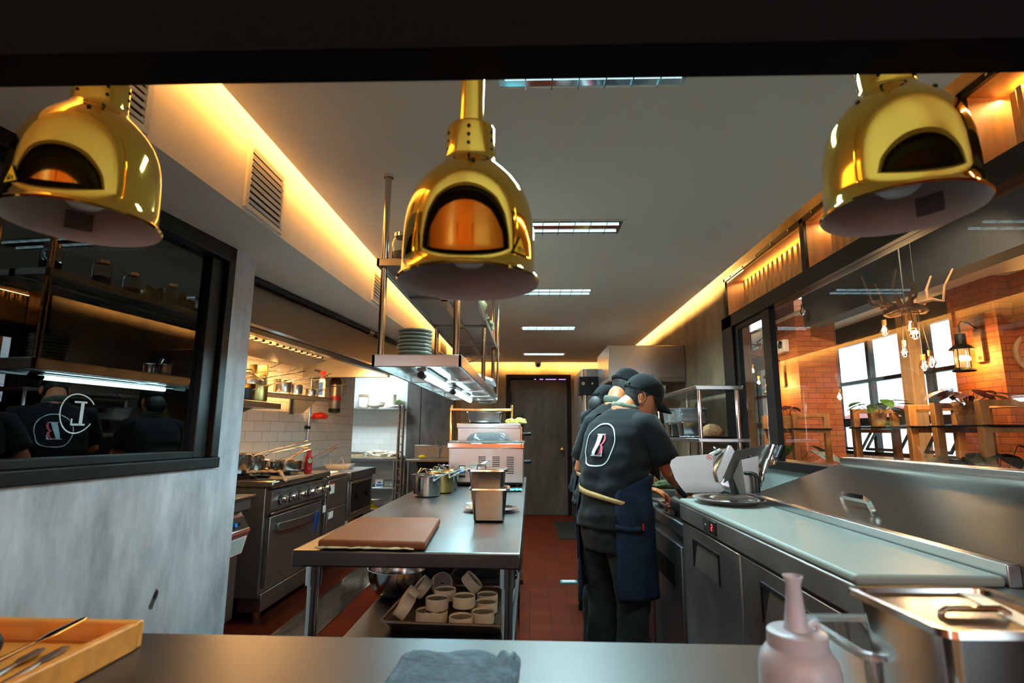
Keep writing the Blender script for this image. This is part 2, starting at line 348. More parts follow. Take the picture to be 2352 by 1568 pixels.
# partly glazed wall on the left (turned 3.8 degrees)
A1 = -.066
wallL = thing('wall_left_glazed', '', '', (-1.40, 2.63, 0), A1); del wallL['label']; del wallL['category']; struct(wallL)
b = MB(); b.bx(-.14, 0, -2.6, 0, 0, 1.14, CONC); b.bx(-.14, 0, -.165, 0, 1.14, 2.25, CONC); b.build('concrete_base', wallL, smooth=False)
b = MB(); random.seed(9)
P = [(0, .012*(1+.5*random.random())*math.cos(a)+.004*math.sin(3*a), .030*(1+.35*random.random())*math.sin(a)) for a in [2*PI*i/16 for i in range(16)]]
b.add([(0, p[1]+p[2]*.3, p[2]) for p in P], [tuple(range(16))], CONCB); b.add([(.0006, p[1]*.4+p[2]*.15+.004, p[2]*.4+.012) for p in P], [tuple(range(16))], IRON)
b.build('plaster_chip', wallL, smooth=False, loc=(.0012, -.470, .668))
w = thing('window_1', '', '', (-1.40, 2.63, 0), A1); del w['label']; del w['category']; struct(w)
b = MB()
b.bx(-.10, .015, -2.6, -.165, 1.14, 1.185, BLACKF); b.bx(-.11, .005, -.215, -.165, 1.185, 2.16, BLACKF); b.bx(-.10, .005, -2.6, -.165, 2.085, 2.2, BLACKF)
b.bx(-.10, -.01, -1.36, -1.27, 1.185, 2.085, BLACKF); b.bx(-.075, -.02, -.30, -.215, 1.185, 2.085, BLACKF); b.bx(-.075, -.02, -1.27, -.30, 1.185, 1.215, BLACKF)
b.build('window_frame', w, bevel=.004, smooth=False)
b = MB(); b.bx(-.052, -.046, -2.6, -.22, 1.2, 2.1, MATS['dark tinted glass']); b.build('window_pane', w, smooth=False)
# white ring and letter decals on the dark glass, read from behind
def ring(b, c, ry, rz, wd, m, gap=None, n=44, x=0):
    a0, a1 = gap if gap else (0, 2*PI)
    for i in range(n):
        t0 = a0+(a1-a0)*i/n; t1 = a0+(a1-a0)*(i+1)/n
        P = []
        for t in (t0, t1):
            k = 1+.03*math.sin(3*t+1)
            for s_ in (1, 1-wd): P.append((x, c[0]+ry*k*s_*math.cos(t), c[1]+rz*k*s_*math.sin(t)))
        b.add([P[0], P[2], P[3], P[1]], [(0, 1, 2, 3)], m)
for cy_, lb in ((-.86, 'far'), (-1.26, 'near')):
    b = MB(); ring(b, (cy_, 1.355), .068, .066, .06, WHITEINK, (.5, 2*PI-.55) if lb == 'far' else None)
    for q in [(-.003,.010, -.038,.038), (-.028,.020,.034,.040), (-.032,.020,-.040,-.034), (-.034,-.028,-.040,-.018)]:
        y0, y1, z0, z1 = q; b.add([(0,cy_+.012+y0,1.355+z0),(0,cy_+.012+y1,1.355+z0),(0,cy_+.012+y1,1.355+z1),(0,cy_+.012+y0,1.355+z1)], [(0,1,2,3)], WHITEINK)
    b.build('glass_decal', w, smooth=False, loc=(-.0455, 0, 0))
# dark store room behind that glass
S('wall_store', lambda b: (b.bx(-3.2, -1.56, 2.47, 2.6, 0, 2.3, DKBAND), b.bx(-3.2, -3.1, 0, 2.5, 0, 2.3, DKBAND), b.bx(-3.2, -1.75, .0, .1, 0, 2.3, DKBAND)))
# left jamb between store and pass
S('wall_left_near', lambda b: b.bx(-4.2, -1.62, -.05, .05, 0, 3.2, DKBAND))
# back door
d = thing('door_1', '', '', (.14, 9.1, 0)); del d['label']; del d['category']; struct(d)
b = MB(); b.bx(-.54, -.48, -.02, .05, 0, 2.27, BLACKF); b.bx(.48, .54, -.02, .05, 0, 2.27, BLACKF); b.bx(-.48, .48, -.02, .05, 2.20, 2.27, BLACKF); b.build('door_frame', d, bevel=.003, smooth=False)
b = MB(); b.bx(-.477, .477, .01, .05, 0.005, 2.185, DOORM); b.build('door_leaf', d, bevel=.003, smooth=False)
b = MB(); b.cyl((.39, .01, 1.04), (.39, -.03, 1.04), .012, BRASS); b.ball((.39, -.045, 1.04), .028, BRASS, sc=(1, .8, 1)); b.lathe([(.001, 0), (.033, 0), (.03, .006)], BRASS, M=Matrix.Translation((.39, .01, 1.04)) @ Matrix.Rotation(PI/2, 4, 'X'), cap1=True); b.build('door_knob', d)
b = MB(); b.bx(-.47, -.445, -.03, .01, 1.80, 1.98, BLACK); b.build('door_hinge', d, bevel=.004)
b = MB()
for x0, x1 in ((-.07, -.04), (.02, .08), (.12, .30), (.34, .46)): b.bx(x0, x1, .02, .03, 2.188, 2.197, VIOL)
b.build('light_gap', d, smooth=False)
# cove LED strips themselves
b = MB(); b.bx(-.94, -.92, .7, 9.0, 2.625, 2.635, LEDM); b.bx(1.27, 1.285, 4.2, 9.0, 2.625, 2.635, LEDM); b.bx(-1.9, 1.3, 8.82, 8.84, 2.625, 2.635, LEDM); struct(b.build('trim_led', smooth=False))
# glazing to the dining room on the right
g = thing('window_2', '', '', (1.48, 0, 0)); del g['label']; del g['category']; struct(g)
b = MB()
b.bx(-.03, .14, .6, 4.10, 1.10, 1.15, BLACKF); b.bx(-.03, .06, .6, 4.10, 2.07, 2.16, BLACKF); b.bx(-.03, .03, 3.90, 4.10, 1.10, 2.16, BLACKF)
b.bx(-.02, .02, 3.31, 3.42, 1.15, 2.07, BLACKF); b.bx(-.012, .025, 3.84, 3.90, 1.15, 2.07, BLACKF); b.bx(-.02, .03, .6, 4.04, 2.155, 2.165, BLACKF)
b.bx(-.01, .02, 3.42, 3.90, 2.035, 2.07, BLACKF); b.bx(-.01, .02, 3.42, 3.90, 1.15, 1.175, BLACKF)
b.build('window_frame', g, bevel=.004, smooth=False)
b = MB(); b.bx(.005, .011, .6, 3.31, 1.15, 2.07, MATS['clear window glass']); b.build('window_pane', g, smooth=False)
b = MB(); b.bx(.005, .011, 3.42, 3.84, 1.175, 2.04, MATS['clear window glass']); b.build('window_pane', g, smooth=False)
# transom boxes with slats
tb = thing('window_3', '', '', (1.48, 0, 0)); del tb['label']; del tb['category']; struct(tb)
b = MB()
for y in (4.05, 2.86, 1.76, .62): b.bx(-.012, .004, y-.022, y+.022, 2.16, 2.46, BLACKF); b.bx(.0, .16, y-.012, y+.012, 2.16, 2.44, WOOD)
b.bx(-.012, .004, .6, 4.06, 2.435, 2.46, BLACKF); b.bx(0, .16, .6, 4.06, 2.44, 2.455, WOOD)
b.build('transom_frame', tb, smooth=False)
for y0, y1, nm in ((2.88, 4.03, 'slat'), (1.78, 2.84, 'slat'), (.64, 1.74, 'slat')):
    b = MB(); n = 30
    for i in range(n):
        y = y0+.10+(y1-y0-.13)*i/n; b.bx(.10+.01*(i % 2), .135+.01*(i % 2), y, y+.018+.004*random.random(), 2.16, 2.42, SLATM)
    b.build('slat_panel', tb, smooth=False)
    b = MB(); b.bx(-.004, -.001, y0, y1, 2.165, 2.435, MATS['clear window glass']); b.build('transom_pane', tb, smooth=False)
b = MB()
for y0, y1 in ((2.88, 4.03), (1.78, 2.84), (.64, 1.74)):
    for i in range(5):
        y = y0+(y1-y0)*(i+.5)/5
        for z in (2.155, 2.447): b.cyl((-.012, y, z), (-.018, y, z), .006, CHROME, 8)
b.build('screw', tb)
strip('transom_light', (1.60, .8, 2.43), (1.60, 4.0, 2.43), 24, (1, .66, .26), (.1, 0, -1), .02)
# pass header above the counter
S('trim_header', lambda b: b.bx(-1.7, 1.62, .55, .61, 1.731, 3.2, HEADER))
S('trim_header_back', lambda b: b.bx(-1.7, 1.62, .61, .63, 1.765, 2.9, CEIL))
# ------------------------------------------------------------------ dining room shell
S('ceiling_dining', lambda b: b.bx(-4.2, 5.2, -4.1, .42, 3.2, 3.3, WOOD))
S('ceiling_dining_side', lambda b: (b.bx(1.62, 3.7, .42, 12, 3.2, 3.3, DKBAND), b.bx(3.7, 5.2, .42, 12, 2.95, 3.0, SOFF)))
S('trim_beam_dining', lambda b: (b.bx(3.68, 3.9, -1, 7.3, 2.72, 3.2, DKBAND)))
S('trim_window_head', lambda b: (b.bx(4.84, 4.90, 6.2, 12, 2.68, 2.95, DKBAND)))
S('wall_dining_front', lambda b: (b.bx(-4.2, -2.7, -4.2, -4.05, 0, 3.2, BRICK), b.bx(-1.9, 1.2, -4.2, -4.05, 0, 3.2, BRICK), b.bx(-2.7, -1.9, -4.2, -4.05, 0, .4, BRICK), b.bx(4.1, 5.2, -4.2, -4.05, 0, 3.2, BRICK), b.bx(1.2, 4.1, -4.2, -4.05, 0, 1.0, CONCD), b.bx(1.2, 4.1, -4.2, -4.05, 2.9, 3.2, CONCD)))
S('wall_dining_left', lambda b: b.bx(-4.3, -4.2, -4.2, .05, 0, 3.2, WOOD))
S('wall_dining_back', lambda b: b.bx(1.62, 5.2, 11.9, 12, 0, 3.2, CONCD))
S('wall_dining_pillar_near', lambda b: b.bx(4.78, 5.4, 5.62, 6.25, 0, 3.2, BRICK))
S('wall_dining_pillar_far', lambda b: b.bx(3.72, 4.26, 7.62, 8.6, 0, 3.2, BRICK))
S('wall_dining_side', lambda b: (b.bx(4.95, 5.2, -4.2, 5.62, 0, 3.2, BRICK), b.bx(4.86, 5.1, 6.25, 12, 0, 1.03, SOFF)))
S('wall_dining_back_low', lambda b: b.bx(1.66, 1.72, 4.45, 12, 0, 3.2, CONCD))
# dining windows, one frame
w4 = thing('window_4', '', '', (4.88, 0, 0)); del w4['label']; del w4['category']; struct(w4)
b = MB()
for y in (6.27, 6.78, 7.12, 7.93, 8.80, 9.7, 10.7, 11.8): b.bx(-.03, .05, y-.035, y+.035, 1.03, 2.70, BLACKF)
for z, h in ((1.05, .05), (1.50, .10), (2.08, .05), (2.68, .06)): b.bx(-.03, .05, 6.25, 11.9, z-h/2, z+h/2, BLACKF)
b.build('window_frame', w4, smooth=False)
b = MB(); b.bx(0, .006, 6.25, 11.9, 1.5, 2.7, MATS['clear window glass']); b.build('window_pane', w4, smooth=False)
for y0, y1 in ((6.32, 6.74), (7.97, 8.76), (8.84, 9.66), (7.17, 7.89)):
    b = MB(); R_ = Matrix.Translation((.02, (y0+y1)/2, 1.46)) @ Matrix.Rotation(.55, 4, 'Y')
    hy = (y1-y0)/2
    for q in ((-.012, .012, -hy, -hy+.03, -.42, 0), (-.012, .012, hy-.03, hy, -.42, 0), (-.012, .012, -hy, hy, -.03, 0), (-.012, .012, -hy, hy, -.42, -.39)):
        bb = MB(); bb.bx(*q, BLACKF); b.add(bb.v, bb.f, BLACKF, R_)
    b.build('awning_sash', w4, smooth=False)
for (y, z) in ((6.86, 0), ):
    b = MB(); b.bx(4.70, 4.86, y-.02, y+.17, 0, 3.0, WOODP); struct(b.build('trim_window_post', bevel=.006, smooth=False))
b = MB(); b.bx(1.53, 1.60, 3.96, 4.08, 1.15, 2.07, WOOD); struct(b.build('trim_timber_post', bevel=.005, smooth=False))
# outside: ground and distant roofs
b = MB(); b.bx(5.6, 300, -120, 260, -6.1, -6, GREYG); struct(b.build('ground', smooth=False))
random.seed(3)
def house(x, y, w_, d_, h, lab, red):
    t = thing('distant_house', lab, 'house', (x, y, -6))
    b = MB(); b.bx(-w_/2, w_/2, -d_/2, d_/2, 0, h, WHITE if not red else SOFF); b.build('wall', t, smooth=False)
    b = MB(); b.add([(-w_*.55,-d_*.55,h),(w_*.55,-d_*.55,h),(w_*.55,d_*.55,h),(-w_*.55,d_*.55,h),(0,-d_*.2,h+2.2),(0,d_*.2,h+2.2)], [(0,3,2,1),(0,1,4),(1,2,5,4),(2,3,5),(3,0,4,5)], ROOFR if red else SLATE); b.build('roof', t, smooth=False)
house(38, 60, 9, 11, 8.2, 'distant house with a red hipped roof seen through the dining window', True)
house(70, 130, 20, 14, 5.0, 'distant pale building with dark roof on the horizon left of the red roof', False)
# portals
for nm, loc, sz, dr in (('window_portal_side', (5.12, 9.0, 1.87), (5.4, 1.7), (-1, 0, 0)), ('window_portal_front', (2.65, -4.3, 1.95), (2.9, 1.9), (0, 1, 0)), ('window_portal_front', (-2.3, -4.3, 1.8), (.8, 2.8), (0, 1, 0))):
    o = area(nm, loc, sz, 1, (1, 1, 1), dr); o.data.cycles.is_portal = True
    if 'side' in nm: o.rotation_euler = Matrix(((0, 0, 1), (1, 0, 0), (0, 1, 0))).to_euler()
    else: o.rotation_euler = Matrix(((1, 0, 0), (0, 0, -1), (0, 1, 0))).to_euler()
# ------------------------------------------------------------------ ceiling fittings
def ceiling_light(x0, x1, y0, y1, lab, first=[None]):
    if first[0] is None:
        t = thing('ceiling_light', lab, 'ceiling light', ((x0+x1)/2, (y0+y1)/2, 2.46), 0, 'recessed louvred ceiling lights')
        hx, hy = .31, .10
        b = MB(); 
        for q in ((-hx-.015,hx+.015,-hy-.015,-hy,-.006,0),(-hx-.015,hx+.015,hy,hy+.015,-.006,0),(-hx-.015,-hx,-hy,hy,-.006,0),(hx,hx+.015,-hy,hy,-.006,0)): b.bx(*q, CEIL)
        b.build('frame', t, smooth=False)
        b = MB(); b.bx(-hx, hx, -hy, hy, -.0025, -.002, MIRR); b.build('reflector', t, smooth=False)
        b = MB()
        for i in range(1, 7): x = -hx+2*hx*i/7; b.bx(x-.002, x+.002, -hy, hy, -.012, -.003, MIRR)
        b.bx(-hx, hx, -.003, .003, -.012, -.003, MIRR); b.build('louvre', t, smooth=False)
        b = MB()
        for y in (-.05, .05): b.cyl((-hx+.02, y, -.007), (hx-.02, y, -.007), .004, TUBEC, 8)
        b.build('tube', t)
        first[0] = t; return t
    return dup(first[0], ((x0+x1)/2, (y0+y1)/2, 2.46), 0, lab)
for i, (yc, lab) in enumerate(((1.58, 'large louvred ceiling light cut by the dark header, nearest of the row'), (2.96, 'louvred ceiling light beside the middle brass lamp, second nearest'),
        (4.40, 'louvred ceiling light third from the header, just below the second'), (5.98, 'small louvred ceiling light second from the back wall'), (8.0, 'smallest louvred ceiling light, closest to the back door camera'))):
    ceiling_light(-.12, .53, yc-.08, yc+.08, lab)
    l_ = strip('ceiling_tube_light', (-.10, yc, 2.444), (.5, yc, 2.444), (18, 38, 34, 20, 10)[i], NEUT, (0, 0, -1), .12); l_.data.spread = 2.5
def grille(y0, y1, z0, z1, lab, n):
    t = thing('air_grille', lab, 'vent', (-1.12, (y0+y1)/2, (z0+z1)/2), 0, 'white air grilles on the soffit face')
    hy, hz = (y1-y0)/2, (z1-z0)/2
    b = MB()
    for q in ((-hy-.025, hy+.025, hz, hz+.02), (-hy-.025, hy+.025, -hz-.02, -hz), (-hy-.025, -hy, -hz, hz), (hy, hy+.025, -hz, hz)): b.bx(0, .012, *q, SOFF)
    b.build('frame', t, bevel=.002, smooth=False)
    b = MB(); b.bx(.0, .003, -hy, hy, -hz, hz, BLACK); b.build('opening', t, smooth=False)
    b = MB()
    for i in range(n):
        z = -hz+2*hz*(i+.5)/n; b.box((.008, 0, z), (.012, 2*hy, 2*hz/n*.45), SOFF, rot=Matrix.Rotation(.35, 3, 'Y'))
    b.build('blade', t, smooth=False)
grille(1.99, 2.26, 2.185, 2.43, 'large white slatted air grille nearest on the soffit face', 9)
grille(3.72, 3.95, 2.24, 2.44, 'slatted air grille on the soffit partly behind the shelf pole', 8)
grille(6.62, 7.1, 2.30, 2.43, 'far small air grille at the end of the soffit', 6)
grille(1.22, 1.40, 2.165, 2.30, 'air grille edge on the soffit right beside the left brass lamp', 6)
t = thing('security_camera', 'small white dome security camera under the ceiling above the back door', 'camera', (.13, 8.85, 2.46))
b = MB(); b.lathe([(.055, 0), (.055, -.02), (.045, -.03)], WHITEP, n=24, cap1=True); b.build('base', t)
b = MB(); b.ball((0, 0, -.05), .05, WHITEP); b.cyl((0, -.03, -.06), (0, -.055, -.065), .022, BLACK, 16); b.build('dome', t)
# ------------------------------------------------------------------ pass counter
t = thing('pass_counter', 'long stainless steel pass counter in the foreground', 'counter', (0, .6, 0))
b = MB(); b.bx(-1.49, 1.44, -.45, .41, .915, .95, STEELC); b.build('worktop', t, bevel=.006)
b = MB(); b.bx(-1.49, 1.44, -.40, -.30, 0, .915, STEELD); b.build('front_panel', t, smooth=False)
# brass heat lamps
def lamp(x, zr, lab, src=None):
    if src:
        q = dup(src, (x, .80, zr), .5 if x > 0 else -.9, lab)
        for c_ in q.children:
            if c_.name.startswith('stem'):
                c_.data = c_.data.copy()
                for v in c_.data.vertices:
                    if v.co.z > .5: v.co.z = 2.46-zr
        return q
    t = thing('brass_heat_lamp', lab, 'heat lamp', (x, .80, zr), .28, 'brass heat lamps over the pass')
    prof = [(.1065, .0), (.1085, .003), (.1065, .0065), (.1015, .010), (.1005, .03), (.1005, .05), (.0995, .08), (.0975, .102), (.0935, .121), (.087, .139), (.0775, .155), (.066, .169), (.054, .181), (.045, .190), (.0405, .198), (.0405, .202)]
    b = MB(); b.lathe(prof, BRASS, n=64); b.build('shade', t, angle=60)
    b = MB(); b.lathe([(.1065, .0), (.0995, .008), (.0975, .07), (.094, .097), (.086, .118), (.07, .140), (.05, .15), (.001, .15)], WHITEP, n=48); b.build('shade_lining', t)
    b = MB(); b.lathe([(.0405, .200), (.0400, .203), (.0395, .248), (.037, .253), (.020, .254)], BRASS, n=40)
    for a in range(6):
        for k in range(3):
            an = a*PI/3+.25; z = .211+k*.014; b.cyl((.039*math.cos(an), .039*math.sin(an), z), (.0405*math.cos(an), .0405*math.sin(an), z), .0028, BLACK, 8)
    for a in range(4): an = a*PI/2+1.45; b.cyl((.066*math.cos(an), .066*math.sin(an), .166), (.070*math.cos(an), .070*math.sin(an), .168), .0035, BLACK, 8)
    b.build('collar', t)
    b = MB(); b.cyl((0, 0, .25), (0, 0, 2.46-zr), .0195, BRASS, 24); b.build('stem', t)
    b = MB(); b.lathe([(.001, .028), (.02, .030), (.033, .042), (.038, .06), (.034, .085), (.022, .11), (.016, .14)], BULBW, n=24); b.build('bulb', t)
    # yellow warning triangle with a black edge
    def tri(s_, m, off):
        P = []
        for (u, v) in ((0, 1), (-.9, -.62), (.9, -.62)):
            an = -PI/2+.62+u*s_/.099; P.append(((.1022+off)*math.cos(an), (.1022+off)*math.sin(an), .036+v*s_))
        return P
    b = MB(); b.add(tri(.018, BLACK, 0), [(0, 1, 2)], BLACK); b.add(tri(.0145, YEL, .0006), [(0, 1, 2)], YEL)
    an = -PI/2+.62
    for q in ((-.0012, .008), (-.005, .006), (.0042, .006)):
        a2 = an+q[0]/.1; b.tube([((.1032)*math.cos(a2+.012*math.sin(k)), .1032*math.sin(a2+.012*math.sin(k)), .029+k*q[1]/4) for k in range(5)], .0007, BLACK, 5)
    b.build('warning_label', t, smooth=False)
    # dark rating label stuck inside the lining
    return t
lp = lamp(-.094, 1.523, 'middle brass heat lamp hanging lowest over the pass')
lq = lamp(-.712, 1.622, 'left brass heat lamp in front of the dark glass', lp)
lr = lamp(.562, 1.634, 'right brass heat lamp in front of the dining room glazing', lp)
for L_, a0 in ((lq, 2.35+.9), (lr, .55-.5)):
    b = MB(); P = [(.0962*math.cos(a_), .0962*math.sin(a_), z_) for z_ in (.018, .05) for a_ in (a0-.2, a0, a0+.2)]
    b.add(P, [(0, 1, 4, 3), (1, 2, 5, 4)], LABELG); b.build('rating_label', L_)
# ------------------------------------------------------------------ island table
t = thing('island_table', 'long stainless steel work table with undershelf down the middle of the kitchen', 'table', (-.42, 3.55, 0))
b = MB(); b.bx(-.395, .39, -1.62, 1.64, .846, .90, STEELT); b.build('table_top', t, bevel=.006, seg=3)
b = MB(); b.bx(-.36, .36, -1.5, 1.5, .435, .46, STEELT); b.build('undershelf', t, bevel=.005)
for sx_, y in ((-.35, -1.52), (.34, -1.52), (-.35, 0), (.34, 0), (-.35, 1.5), (.34, 1.5)):
    b = MB(); b.cyl((sx_, y, .03), (sx_, y, .845), .020, CHROME, 20); b.build('leg', t)
    b = MB(); b.cyl((sx_, y, .765), (sx_, y, .845), .028, CHROME, 20); b.build('leg_socket', t)
    b = MB(); b.lathe([(.022, .0), (.024, .01), (.018, .05)], BLACK, (sx_, y, 0), 16, cap0=True); b.build('foot', t)
# hanging double shelf
t = thing('hanging_shelf', 'two tier stainless steel shelf on poles over the island with lit tubes below', 'shelf', (-.475, 3.4, 0))
# lower tier
b = MB(); b.bx(-.20, .185, -1.12, 1.3, 1.595, 1.60, STEEL)
for q in ((-.20, .185, -1.12, -1.105), (-.20, .185, 1.285, 1.3), (-.20, -.185, -1.12, 1.3), (.17, .185, -1.12, 1.3)): b.bx(*q, 1.575, 1.628, COPPER if False else STEEL)
b.bx(-.2, .185, -1.12, 1.3, 1.622, 1.628, STEEL); b.build('lower_tray', t, bevel=.003)
b = MB()
for y in (-.4, .3, .8): b.bx(-.18, .17, y, y+.04, 1.575, 1.595, STEEL)
b.bx(-.10, -.05, -1.1, 1.28, 1.578, 1.595, STEEL); b.bx(.05, .09, -1.1, 1.28, 1.578, 1.595, STEEL); b.build('lower_rib', t)
b = MB(); b.bx(-.2, .185, -1.12, 1.8, 2.035, 2.04, STEELD)
for q in ((-.20, .185, -1.12, -1.105), (-.20, .185, 1.785, 1.8), (-.20, -.185, -1.12, 1.8), (.17, .185, -1.12, 1.8), (-.02, .02, -1.12, 1.8)): b.bx(*q, 2.02, 2.055, STEEL)
for y in (-.5, .3, 1.1): b.bx(-.19, .18, y, y+.04, 2.02, 2.035, STEELD)
b.build('upper_tray', t, bevel=.003)
for x, y, z1 in ((-.172, -1.09, 2.46), (.155, -1.09, 2.46), (-.172, .3, 2.03), (.155, .3, 2.03), (-.172, 1.27, 2.46), (.155, 1.27, 2.46)):
    b = MB(); b.cyl((x, y, 1.60), (x, y, z1), .0145, POLE, 16); b.build('pole', t)
for x, y in ((-.172, -1.09), (.155, -1.09)): b = MB(); b.cyl((x, y, 2.445), (x, y, 2.46), .022, CHROME); b.build('ceiling_flange', t)
for y0, y1 in ((-.97, -.10), (.05, 1.12)):
    f = MB(); f.bx(-.035, .005, y0, y1, 1.573, 1.59, WHITEP); o = f.build('tube_batten', t, smooth=False)
    b = MB(); b.cyl((-.015, y0+.04, 1.556), (-.015, y1-.04, 1.556), .012, TUBE, 12); b.build('fluorescent_tube', o)
    for y in (y0+.02, y1-.02): b = MB(); b.cyl((-.015, y-.03, 1.556), (-.015, y+.03, 1.556), .0165, BLACK, 12); b.build('tube_socket', o)
b = MB(); b.tube([(.20, 1.20, 2.46), (.20, 1.20, 1.60), (.19, 1.16, 1.56), (.15, 1.1, 1.545), (.05, 1.05, 1.55)], .009, CHROME, 10); b.build('conduit', t)
# things on the lower tier
def platestack(x, y, z, r, n, m, name, lab, cat, grp, hgt=.0155):
    t0 = None
    for k in range(n):
        l2 = lab(k, n)
        loc = (x+random.uniform(-.002, .002), y+random.uniform(-.002, .002), z+k*hgt)
        if t0 is None:
            b = MB(); b.lathe([(.001, .004), (r*.55, .004), (r*.62, .001), (r*.66, .002), (r*.9, .009), (r*.985, .0125), (r, .015), (r*.985, .0165), (r*.9, .013), (r*.6, .008), (.001, .008)], m, n=40)
            t0 = b.build(name); t0.location = loc; tag(t0, l2, cat, grp)
        else: t2 = dup(t0, loc, random.random(), l2)
ordn = ['lowest', 'second from the bottom', 'third from the bottom', 'fourth from the bottom', 'fifth from the bottom', 'sixth from the bottom', 'seventh from the bottom', 'eighth from the bottom']
platestack(-.53, 2.46, 1.628, .079, 8, PLATE, 'plate', lambda k, n: 'grey green plate in the stack on the lit shelf, '+('topmost of the stack' if k == n-1 else ordn[k]), 'plate', 'grey green plates stacked on the lit shelf', .0168)
def saucepan(name, r, h, m, hl, lab, cat, loc, rz, grp=None, hz=.8, tilt=.35, lid=False, hm=None):
    t = thing(name, lab, cat, loc, rz, grp)
    b = MB(); b.lathe([(.001, .002), (r*.9, .0), (r*.97, .008), (r, .02), (r, h-.004), (r+.004, h), (r+.001, h+.001), (r-.003, h-.004), (r-.003, .02), (r*.88, .006), (.001, .005)], m, n=32); b.build('body', t)
    b = MB(); hm = hm or CHROME
    dx = hl*math.cos(tilt); dz = hl*math.sin(tilt); z0 = h*hz
    b.tube([(r-.002, 0, z0), (r+.02, 0, z0+.012), (r+.06, 0, z0+.03), (r+.06+dx*.5, 0, z0+.03+dz*.5), (r+.05+dx, 0, z0+.03+dz), (r+.06+dx, 0, z0+.028+dz)], [.006, .006, .005, .006, .008, .005], hm, 8, sq=(1.5, .6)); b.build('handle', t)
    b = MB()
    for y in (-.012, .012): b.ball((r+.003, y, z0), .004, CHROME, 8, 6)
    b.build('rivet', t)
    if lid:
        b = MB(); b.lathe([(.001, h+.02), (r*.5, h+.016), (r*.95, h+.006), (r+.003, h+.002)], m, n=32); b.tube([(-.02, 0, h+.018), (-.018, 0, h+.04), (.018, 0, h+.04), (.02, 0, h+.018)], .004, CHROME, 8); b.build('lid', t)
    return t
def bowl(name, r, h, m, lab, cat, loc, grp=None, foot=.4, rot=None, t_=.0015, lip=.004):
    b = MB(); P = []
    n = 9
    for i in range(n+1):
        a = i/n; rr = r*(foot+(1-foot)*math.sin(a*PI/2)**.9) if True else 0; P.append((rr, h*(1-math.cos(a*PI/2))**1.0 if i else 0))
    out = [(.001, 0)]+P; inn = [(max(.001, p[0]-t_), p[1]+t_) for p in P][::-1]+[(.001, t_)]
    b.lathe(out+[(r+lip, h+.0005), (r+lip, h+.003), (r, h+.003)]+inn, m, n=40)
    o = b.build(name); o.location = loc
    if rot: o.rotation_euler = rot
    return tag(o, lab, cat, grp)
bowl('mixing_bowl', .10, .07, PANM, 'small steel bowl at the far end of the lit shelf beside the last poles', 'bowl', (-.42, 4.48, 1.628))
saucepan('saucepan', .075, .08, PANM, .16, 'steel saucepan on the lit shelf behind the near right pole', 'pan', (-.47, 3.2, 1.628), .9)
b = MB(); b.rings([rrect(.05, .05, .01, 4, 0), rrect(.075, .075, .014, 4, .05)], ACRYL, True, False); o = b.build('clear_tub', solid=.002); o.location = (-.36, 4.25, 1.628); o.rotation_euler = (.5, .3, .4); o.location.z = 1.668
tag(o, 'clear plastic tub leaning at the far end of the lit shelf', 'container')
# jars on the upper tier
def jar(x, y, lab, cont, src=None, h=.15):
    if src:
        j = dup(src, (x, y, 2.0555), random.random()*3, lab); 
        for c in j.children:
            if c.name.startswith('filling'): c.data = c.data.copy(); c.data.materials[0] = cont
        return j
    t = thing('glass_jar', lab, 'jar', (x, y, 2.0555), 0, 'glass jars on the upper hanging shelf')
    b = MB(); b.lathe([(.001, .0), (.04, 0), (.045, .006), (.045, .09), (.043, .105), (.033, .12), (.0325, .123), (.0325, .135), (.031, .137), (.030, .134), (.030, .122), (.041, .1), (.0425, .09), (.0425, .008), (.001, .003)], JARG, n=28); b.build('glass', t)
    b = MB(); b.lathe([(.001, .004), (.041, .004), (.0415, .05), (.001, .056)], cont, n=20); b.build('filling', t)
    b = MB(); b.lathe([(.035, .122), (.0355, .140), (.001, .141)], CHROME, n=28); b.build('lid', t)
    return t
j0 = jar(-.585, 2.36, 'glass jar with dark spice, nearest on the upper hanging shelf', IRON)
for i, (y, c_, lab) in enumerate(((2.62, MEAT, 'glass jar with reddish filling, second on the upper hanging shelf'), (2.85, BRANCH, 'glass jar with brown spice, third on the upper hanging shelf'), (3.1, RAG, 'glass jar of pale grains, fourth on the upper hanging shelf'), (3.4, IRON, 'glass jar with dark filling beyond the four near jars'))):
    jar(-.60+.04*(i % 2), y, lab, c_, j0)
# crumpled plastic bags along the right side of the upper tier
def blob(name, loc, sc, m, lab, cat, seed, amp=.35, freq=3, grp=None, nu=36, nv=20, flatb=True):
    b = MB(); b.ball((0, 0, 0), 1, m, nu, nv)
    o = b.build(name, smooth=True)
    for v in o.data.vertices:
        p = Vector(v.co); k = 1+amp*_ns(p*freq+Vector((seed, 0, 0)))+amp*.4*_ns(p*freq*2.7+Vector((seed, 5, 0)))
        q = Vector((p.x*k*sc[0], p.y*k*sc[1], p.z*k*sc[2]))
        if flatb and q.z < -sc[2]*.5: q.z = -sc[2]*.5
        v.co = q
    o.location = (loc[0], loc[1], loc[2]+(sc[2]*.5 if flatb else 0)); return tag(o, lab, cat, grp)
blob('plastic_bag', (-.36, 3.35, 2.0555), (.07, .26, .11), RAG, 'crumpled cream plastic bag on the upper hanging shelf by the right poles', 'bag', 2.3, .5, 4)
blob('plastic_bag', (-.35, 4.05, 2.0555), (.06, .20, .08), RAG, 'smaller crumpled bag farther along the upper hanging shelf', 'bag', 7.3, .5, 4)
